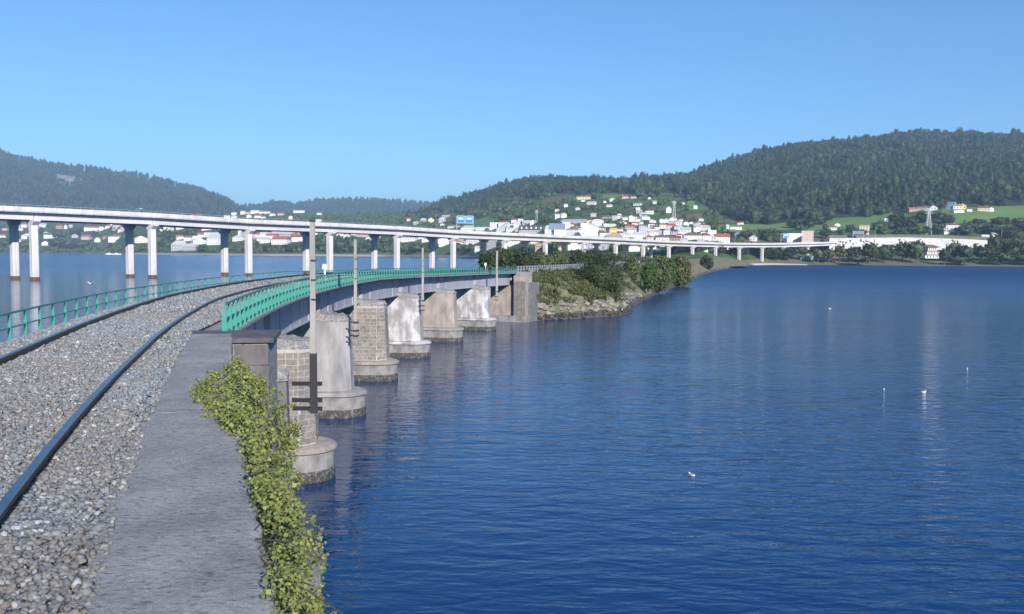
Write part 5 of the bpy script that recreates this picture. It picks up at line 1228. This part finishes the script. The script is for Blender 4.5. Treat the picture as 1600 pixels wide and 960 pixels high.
for i, (px, yb, w, h, lab) in enumerate([(1192, 404, 17, 5, 'long pale blue shed behind the shore shrubs, left of the three'), (1261, 406, 20, 6, 'pale blue boat shed among bare trees, middle of the three'), (1285, 406, 18, 5, 'pale blue low shed among bare trees, right of the three')]):
    e = empty('shed', atY(px, yb, 735)); k = 735/FPX; MB().box((0, 4, h*.4*k), (w*k, 8, h*.9*k)).build('wall', M['w_blue'], e)
    MB().box((0, 4, h*.9*k), (w*k+.6, 9, .35)).build('roof', M['metalroof'], e); tag(e, lab, 'shed', 'pale blue sheds on the right shore')
e = empty('domed_hut', atY(1395, 400, 742)); k = 742/FPX; MB().tube((0, 0, 0), (0, 0, 6*k), 3.4*k, n=14).build('wall', M['w_white'], e); V, F = ico(2, (3.5*k, 3.5*k, 3*k), 1, 0, 6*k); link('dome', npmesh('dome', V, F, M['w_white'], True), e); tag(e, 'small white round topped hut among the dark trees on the right shore', 'hut')
# ================================================================== SIGNS, MASTS, PYLONS
def deck_pt(px, front=True):
    for i in range(nv-1):
        a = proj(vp[i])[0]; b_ = proj(vp[i+1])[0]
        if a <= px <= b_: f = (px-a)/(b_-a); t = tang[i]; p = vp[i].lerp(vp[i+1], f); return p, t, Vector((t.y, -t.x, 0))
def gantry(px0, px1, ytop, ybot, panels, label, matp='signblue', marks=True):
    p, t, n_ = deck_pt((px0+px1)/2); k = p.y/FPX; zd = p.z+2.25; e = empty('sign_gantry', (p.x-n_.x*3, p.y-n_.y*3, zd))
    w = (px1-px0)*k; zt = atY(px0, ytop, p.y)[2]-zd; zb = atY(px0, ybot, p.y)[2]-zd
    for s in (-1, 1): MB().tube((s*w/2, .5, 0), (s*w/2, .5, zt-.2), .16, n=6).build('post', M['galv'], e)
    MB().box((0, .5, zt-.5), (w, .25, .3)).build('beam', M['galv'], e)
    for x0, x1, z0, z1 in panels:
        X0, X1 = -w/2+w*x0, -w/2+w*x1; Z0, Z1 = zb+(zt-zb)*z0, zb+(zt-zb)*z1
        pn = MB().box(((X0+X1)/2, .15, (Z0+Z1)/2), (X1-X0, .12, Z1-Z0)).build('panel', M[matp], e)
        if marks:
            pw_, ph = X1-X0, Z1-Z0
            for a, b_, c, d in ((.02, .98, .02, .06), (.02, .98, .94, .98), (.02, .05, .06, .94), (.95, .98, .06, .94)) : MB().box((X0+pw_*(a+b_)/2, .075, Z0+ph*(c+d)/2), (pw_*(b_-a), .02, ph*(d-c))).build('border', M['signwhite'], pn)
            MB().box((X0+pw_*.5, .075, Z0+ph*.62), (pw_*.62, .02, ph*.26)).build('plate', M['signwhite'], pn)
            MB().box((X0+pw_*.5, .06, Z0+ph*.62), (pw_*.44, .02, ph*.07)).build('lettering', M[matp], pn)
    return tag(e, label, 'road sign')
gantry(720, 746, 337, 349, ((.02, .49, 0, 1), (.51, .98, 0, 1)), 'bright blue double road sign on gantry above the viaduct')
gantry(864, 889, 349, 359, ((.0, .33, 0, 1), (.335, .66, 0, 1), (.665, 1, 0, 1)), 'dark blue sign gantry with three panels seen from behind over the deck', 'signback', False)
gantry(1225, 1243, 365, 372, ((.15, .68, 0, 1),), 'small blue road sign near the right end of the viaduct')
gantry(1332, 1348, 361, 367, ((0, 1, 0, 1),), 'grey backed sign gantry past the right end of the viaduct', 'signback', False) if deck_pt(1332) else None
e = empty('sign_gantry', rwp(1341, 0, 8)); k = 803/FPX
for s in (-8.5, 8.5): MB().tube((s*k, 0, 0), (s*k, 0, 13*k), .2).build('post', M['galv'], e)
MB().box((0, 0, 10.5*k), (17*k, .2, 5*k)).build('panel', M['signback'], e); MB().box((0, .2, 12.5*k), (17*k, .2, .3)).build('beam', M['galv'], e)
tag(e, 'grey backed sign gantry on the road past the viaduct end', 'road sign')
e = empty('billboard', on_terrain(958, 371)); k = e.location.y/FPX
for s in (-3, 3): MB().tube((s*k, .3, -1), (s*k, .3, 8*k), .25).build('post', M['galv'], e)
bp_ = MB().box((0, 0, 10.5*k), (11.5*k, .4, 8*k)).build('panel', M['orange'], e)
for x in (-3.4, -1.1, 1.2, 3.3): MB().box((x*k, -.23, 9.6*k), (1.5*k, .06, 2.6*k)).build('lettering', M['signwhite'], bp_)
tag(e, 'orange billboard with pale lettering standing among the town roofs', 'billboard')
def pylon(px, yb, yt, label):
    p = on_terrain(px, yb); k = p[1]/FPX; H = (yb-yt)*k; e = empty('power_pylon', p); b_ = H*.10; tt = H*.018
    for sx in (-1, 1):
        for sy in (-1, 1): MB().tube((sx*b_, sy*b_, -2), (sx*tt, sy*tt, H), H*.007+.06, n=4).build('leg', M['galv'], e)
    lt = MB(); n = 9
    for j in range(n):
        z0, z1 = H*j/n*.98, H*(j+1)/n*.98; w0, w1 = b_+(tt-b_)*z0/H, b_+(tt-b_)*z1/H
        for (ax, ay), (bx, by) in (((-1, -1), (1, -1)), ((1, -1), (1, 1)), ((1, 1), (-1, 1)), ((-1, 1), (-1, -1))):
            lt.tube((ax*w0, ay*w0, z0), (bx*w1, by*w1, z1), .09, n=3).tube((bx*w0, by*w0, z0), (ax*w1, ay*w1, z1), .09, n=3)
    lt.build('lattice', M['galv'], e)
    for z, w in ((.82, .13), (.91, .16), (.985, .11)): MB().box((0, 0, H*z), (H*w*2, .3, .45)).build('crossarm', M['galv'], e)
    return tag(e, label, 'pylon', 'power pylons')
pylon(1449, 367, 327, 'tall lattice power pylon in front of the hillside farm on the right')
pylon(838, 349, 329, 'lattice power pylon on the wooded slope above the slate roofed block')
pylon(1052, 340, 315, 'faint lattice pylon on the fields right of the white hillside house')
pylon(1000, 352, 336, 'small lattice pylon just above the roofs of the town centre')
def lamp(px, ybase, ytop, label, D=None):
    if D is None: p, t, n_ = deck_pt(px); loc = (p.x+n_.x*1.7, p.y+n_.y*1.7, p.z+2.3)
    else: loc = tuple(atY(px, ybase, D))
    k = loc[1]/FPX; H = atY(px, ytop, loc[1])[2]-loc[2]; e = empty('street_lamp', loc)
    MB().tube((0, 0, 0), (0, 0, H), .13, .07).build('post', M['galv'], e); MB().tube((0, 0, H), (1.4, 0, H+.15), .06).build('arm', M['galv'], e); MB().box((1.5, 0, H+.12), (.8, .3, .14)).build('lamp_head', M['signwhite'], e)
    return tag(e, label, 'street lamp', 'lamp posts')
lamp(1367, 374, 355, 'tall lamp post standing at the road above the retaining wall', 802)
lamp(1565, 371, 352, 'grey lamp post at the far right above the warehouse', 850)
lamp(946, 372, 345, 'slender grey mast among the roofs right of the sign gantry', 700)
lamp(206, 331, 327, 'short lamp mast on the viaduct between its first and second pairs')
# ================================================================== MID-DISTANCE TREES
CM = {}
def cmesh(kind, v):
    if (kind, v) not in CM:
        w, h = (1, 1.0) if kind != 'tall' else (.55, 1.5)
        V, F = crown_np(900+v*7+len(kind), 34, 13, (w*.86, w*.86, h*.72), .28, h*.95, 'tall' if kind == 'tall' else 'round', .5); Vc, Fc = ico(2, (w*.7, w*.7, h*.58), v, .16, h*.95)
        CM[(kind, v)] = (npmesh('crown', np.concatenate([V, Vc]), np.concatenate([F, Fc+len(V)]), M['darkleaf' if kind == 'dark' else ('oliveleaf' if kind == 'olive' else 'treeleaf')]),
                         MB().tube((0, 0, -.6), (0, 0, h*.9), .07, .04, 5).mesh('trunk', M['bark']))
    return CM[(kind, v)]
def tree(px, yb, w, h, kind, v, label, group, D=None):
    p = on_terrain(px, yb) if D is None else atY(px, yb, D); k = p[1]/FPX; e = empty('shore_tree', p); c, t = cmesh(kind, v); top = 1.67 if kind != 'tall' else 2.55
    s = (w*k/2/(1 if kind != 'tall' else .55), w*k/2/(1 if kind != 'tall' else .55), h*k/top)
    link('crown', c, e, None, rh.uniform(0, 6), s); link('trunk', t, e, None, 0, s); return tag(e, label, 'tree', group)
TRL = [(1190, 402, 26, 14, 'dark'), (1212, 404, 24, 18, 'dark'), (1232, 404, 34, 24, 'dark'), (1256, 398, 22, 16, 'tree'), (1278, 404, 18, 22, 'olive'), (1295, 405, 20, 24, 'olive'), (1312, 405, 22, 20, 'olive'), (1333, 405, 26, 18, 'dark'), (1358, 406, 30, 24, 'dark'), (1382, 406, 30, 22, 'dark'),
       (1410, 407, 28, 26, 'tree'), (1432, 407, 28, 28, 'tree'), (1476, 408, 20, 18, 'dark'), (1490, 404, 22, 24, 'olive'), (1508, 405, 30, 20, 'dark'), (1532, 406, 34, 20, 'dark'), (1552, 405, 26, 34, 'dark'), (1578, 406, 34, 26, 'dark'), (1602, 407, 36, 28, 'dark'), (1564, 410, 40, 14, 'tree'), (1602, 411, 44, 14, 'tree'), (1340, 410, 40, 8, 'olive'), (1500, 411, 40, 9, 'tree')]
for i, (px, yb, w, h, kd) in enumerate(sorted(TRL)):
    if px < 1303: h = min(h, (yb-389)/1.1)
    o_ = ord_(i) if i < 20 else ['twenty-first', 'twenty-second', 'twenty-third'][i-20]
    tree(px, yb, w, h*1.1, kd, i % 3, '%s along the right shore%s, %s from left' % ({'dark': 'dark bushy tree', 'olive': 'greyish olive tree', 'tree': 'green leafy tree'}[kd], ' below the wall' if 1304 < px < 1545 else '', o_), 'trees along the right shore', D=722+(i % 4)*3 if yb < 408 else 712)
TRM = [(1135, 375, 22, 14, 'dark'), (1165, 374, 20, 12, 'dark'), (1195, 376, 24, 16, 'dark'), (1213, 376, 22, 15, 'dark'), (1240, 357, 26, 14, 'dark'), (1262, 357, 24, 14, 'dark'), (1281, 352, 18, 14, 'dark'), (1290, 374, 22, 14, 'tree'), (1288, 361, 8, 12, 'tall'), (1318, 376, 26, 14, 'tree'), (1328, 366, 18, 14, 'tree'), (1345, 372, 20, 12, 'dark'),
       (1372, 360, 22, 12, 'tree'), (1400, 352, 30, 16, 'dark'), (1418, 362, 34, 22, 'dark'), (1440, 350, 28, 18, 'dark'), (1465, 347, 24, 14, 'dark'), (1480, 352, 22, 16, 'dark'), (1436, 370, 34, 14, 'tree'), (1405, 372, 28, 14, 'dark'), (1505, 370, 30, 14, 'dark'), (1525, 353, 18, 10, 'dark'), (1545, 368, 30, 16, 'dark'), (1560, 352, 30, 12, 'dark'), (1575, 374, 36, 20, 'dark'), (1598, 366, 34, 18, 'dark'), (1590, 352, 22, 10, 'tree'), (1462, 368, 24, 14, 'dark'), (1380, 371, 24, 12, 'tree')]
def grouped(L, cuts, places, kinds, phrase, group, dfun=None):
    recs = []
    for t in sorted(L): recs.append((t, places[int(np.searchsorted(cuts, t[0]))], kinds[t[4]]))
    seen = {}
    for i, (t, pl, kd) in enumerate(recs):
        c = sum(1 for r_ in recs if r_[1:] == (pl, kd)); k = seen.get((pl, kd), 0); seen[(pl, kd)] = k+1
        tree(t[0], t[1], t[2], t[3], t[4], i % 3, '%s %s%s' % (kd, pl, ', %s from left' % ord_(k) if c > 1 else ''), group)
grouped(TRM, [1225, 1270, 1305, 1392, 1449, 1500, 1558], ['left of the wedge shaped building', 'above the wedge shaped building', 'above the viaduct end', 'over the left of the retaining wall', 'left of the tall pylon', 'right of the tall pylon', 'over the warehouse', 'at the far right edge'],
        {'dark': 'dark rounded tree', 'tall': 'narrow pointed tree', 'tree': 'green rounded tree'}, '', 'trees between pasture and road')
TL = [(12, 388, 22, 14), (40, 389, 20, 10), (88, 389, 24, 16), (108, 389, 26, 14), (128, 388, 24, 12), (60, 368, 18, 12), (92, 372, 20, 12), (120, 368, 22, 12), (150, 370, 16, 8), (246, 386, 22, 18), (262, 378, 24, 18), (285, 372, 20, 10), (318, 394, 20, 10), (240, 366, 20, 12), (300, 366, 22, 10), (352, 392, 16, 10), (396, 388, 22, 14), (420, 393, 26, 10), (450, 394, 28, 12), (478, 392, 28, 14), (502, 392, 24, 26), (532, 396, 24, 22),
      (552, 396, 30, 26), (578, 395, 28, 20), (604, 390, 22, 22), (626, 394, 18, 14), (652, 396, 30, 16), (676, 392, 20, 14), (716, 394, 20, 14), (731, 395, 20, 12), (756, 392, 14, 12), (782, 384, 12, 8), (855, 386, 16, 10), (878, 392, 14, 9), (970, 394, 16, 12), (1048, 395, 18, 12), (1120, 398, 24, 14), (1150, 400, 26, 14)]
TL = [(*t, 'dark' if i % 3 == 0 else 'tree') for i, t in enumerate(sorted(TL))]
grouped(TL, [30, 215, 370, 505, 605, 690, 780], ['under the viaduct before its first column pair', 'under the viaduct between first and second pairs', 'under the viaduct between second and third pairs', 'under the viaduct between third and fourth pairs', 'under the viaduct between fourth and fifth pairs', 'under the viaduct between fifth and sixth pairs', 'under the viaduct between sixth and eighth pairs', 'under the viaduct right of the eighth pair'],
        {'dark': 'dark tree', 'tree': 'green tree'}, '', 'trees on the far shore under the viaduct')
# copses, hedges and garden trees nobody could count
boxes = [(h_[0], h_[1], h_[2], h_[3]) for z_ in Z for h_ in z_[2]]+[(833, 368, 46, 17), (1003, 372, 14, 18), (1129, 379, 26, 13), (1250, 377, 50, 16)]
P, Sc = [], []; rw_ = np.random.default_rng(8)
for _ in range(26000):
    px = rw_.uniform(-60, 1680); y = rw_.uniform(306, 396)
    if y < forest_row(px)-2 and px > 560: continue
    if px < 560 and y < 340: continue
    if any(inpoly(px, y, P_) for _, P_ in FIELDS): continue
    if any(abs(px-b_[0]) < b_[2]*.62+1.5 and b_[1]-b_[3]*1.2 < y-3 < b_[1]+b_[3]*.5 for b_ in boxes): continue
    dens = .8+.9*nz(px*1.0, y*3.2, .085)
    if 1290 < px < 1560 and 364 < y: continue
    if px > 1120: dens = .35+.9*nz(px, y*3, .05) if y > 350 else -.2
    if 820 < px < 1115 and y < 350: dens -= .75
    if rw_.random() > dens*.62: continue
    p = on_terrain(px, y) if False else None
    P.append((px, y))
# fast terrain lookup: table of rows per column
PP = []
for px in sorted(set(int(a/4)*4 for a, _ in P)):
    Ds, zs = tcol(px); dd = np.arange(Ds[2], Ds[-3], 8.); rows_ = np.array([proj((atY(px, 395, D)[0], D, terr(px, D)))[1] for D in dd]); rows_ = np.minimum.accumulate(rows_)
    for a, y in P:
        if int(a/4)*4 == px:
            j = int(np.searchsorted(-rows_, -y)); j = min(j, len(dd)-1); D = dd[j]; PP.append((atY(a, 395, D)[0], D, terr(a, D)-1.2, D))
PP = np.array(PP); s = rw_.uniform(.45, .85, len(PP))*np.clip(PP[:, 3]/1300, .75, 1.35)
print('copse', len(PP))
M['copse'] = mat('copse_foliage', (.05, .085, .035), .9, rnd=[(.06, .095, .04), (.09, .13, .055), (.07, .11, .045), (.13, .14, .075), (.05, .08, .038)], spec=.1)
GT = []
for k in range(2):
    me_ = FT[1+2*k].copy(); me_.materials.clear(); me_.materials.append(M['copse']); pos = ((660, 352), (780, 352))[k]
    o = link('garden_tree', me_, None, on_terrain(*pos), 0, (.7, .7, .7)); tag(o, ['green garden tree on the slope below the low ridge', 'green garden tree left of the red roofed house above the deck'][k], 'tree'); GT.append(o)
tag(scatter('copse', PP[:, :3], np.stack([s, s, s*.9], 1), rw_.uniform(0, 6.28, len(PP)), rw_.integers(0, 2, len(PP)), GT), 'copses and garden trees spread between the houses on the slopes', 'woodland')
# quarry scar on the left hill
# ================================================================== BIRDS AND BOATS
def gull(px, py, s, label, fly=None, D=None):
    p = atZ(px, py, 0) if D is None else atY(px, py, D); e = empty('gull', p, rh.uniform(0, 6) if fly is None else 1.35); V, F = ico(2, (.20*s, .085*s, .08*s), 3, 0, .05*s)
    V[:, 2] += .25*np.maximum(-V[:, 0], 0)*.4; link('body', npmesh('body', V, F, M['feather'], True), e)
    V, F = ico(2, (.055*s, .045*s, .045*s), 3, 0, .14*s); V[:, 0] += .17*s; link('head', npmesh('head', V, F, M['feather'], True), e)
    MB().tube((.22*s, 0, .14*s), (.28*s, 0, .13*s), .012*s, .003*s, 5).build('beak', M['beak'], e)
    for d in (-1, 1):
        if fly: MB().add([(.08*s, d*.05*s, .06*s), (-.1*s, d*.05*s, .06*s), (-.06*s, d*.42*s, .30*s), (.1*s, d*.40*s, .31*s), (-.08*s, d*.75*s, .2*s), (.08*s, d*.05*s, .085*s), (-.1*s, d*.05*s, .075*s), (-.06*s, d*.42*s, .315*s), (.1*s, d*.40*s, .33*s)], [(0, 1, 2, 3), (3, 2, 4), (5, 8, 7, 6), (8, 4, 7), (0, 3, 8, 5), (1, 6, 7, 2)]).build('wing', M['feather'], e)
        else: MB().add([(.10*s, d*.06*s, .08*s), (-.26*s, d*.03*s, .13*s), (-.05*s, d*.09*s, .06*s), (.0, d*.05*s, .13*s)], [(0, 2, 1), (0, 3, 2), (3, 1, 2), (0, 1, 3)]).build('wing', M['featherg'], e)
    return tag(e, label, 'gull', 'gulls on and over the water')
gull(1081, 744, .75, 'white gull floating alone on the near water, lowest of the gulls')
gull(1297, 483, 1.0, 'white gull floating far out, highest of those on the right water')
gull(1380, 610, .8, 'left one of the two white gulls on the rippled water')
gull(1443, 614, .8, 'right one of the two white gulls on the rippled water')
gull(1511, 578, .8, 'white gull floating nearest the right edge of the water')
gull(972, 485, 1.2, 'white gull perched on the black rock off the headland', D=atZ(975, 491, .1)[1]-.1)
gull(141, 444, 1.5, 'white gull flying low over the inlet between the viaduct columns', True, 180)
for i, (px, py, lab) in enumerate(((171, 396.6, 'small white motor boat moored near the left shore, left of two'), (183, 395.8, 'long low white boat moored near the left shore, right of two'))):
    p = atZ(px, py, 0); p = atY(px, py, 1500); p[2] = .1; e = empty('boat', p, .15); L_, B_ = 6.+i*.8, 1.6
    MB().prism([(-L_, -B_*.7), (L_*.6, -B_), (L_, 0), (L_*.6, B_), (-L_, B_*.7)], -.2, 1.5, [(-L_*1.02, -B_*.85), (L_*.65, -B_*1.15), (L_*1.12, 0), (L_*.65, B_*1.15), (-L_*1.02, B_*.85)]).build('hull', M['feather'], e)
    MB().box((-L_*.1, 0, 2.2), (L_*.7, B_*1.2, 1.3), 0, .85).build('cabin', M['feather'], e); tag(e, lab, 'boat', 'white boats near the left shore')
# ================================================================== HAZE
hz = MB().box((0, 3400, 262), (14000, 10800, 544)).build('haze', None)   # bottom -10, top above the hills
hm = bpy.data.materials.new('thin_air'); hm.use_nodes = True; hn, hl = hm.node_tree.nodes, hm.node_tree.links; hn.clear()
vo = hn.new('ShaderNodeVolumePrincipled'); vo.inputs['Color'].default_value = (.5, .72, 1, 1); vo.inputs['Density'].default_value = .00013
vo.inputs['Anisotropy'].default_value = 0.0
ho = hn.new('ShaderNodeOutputMaterial'); hl.new(vo.outputs[0], ho.inputs['Volume']); hz.data.materials.append(hm); hz['kind'] = 'stuff'
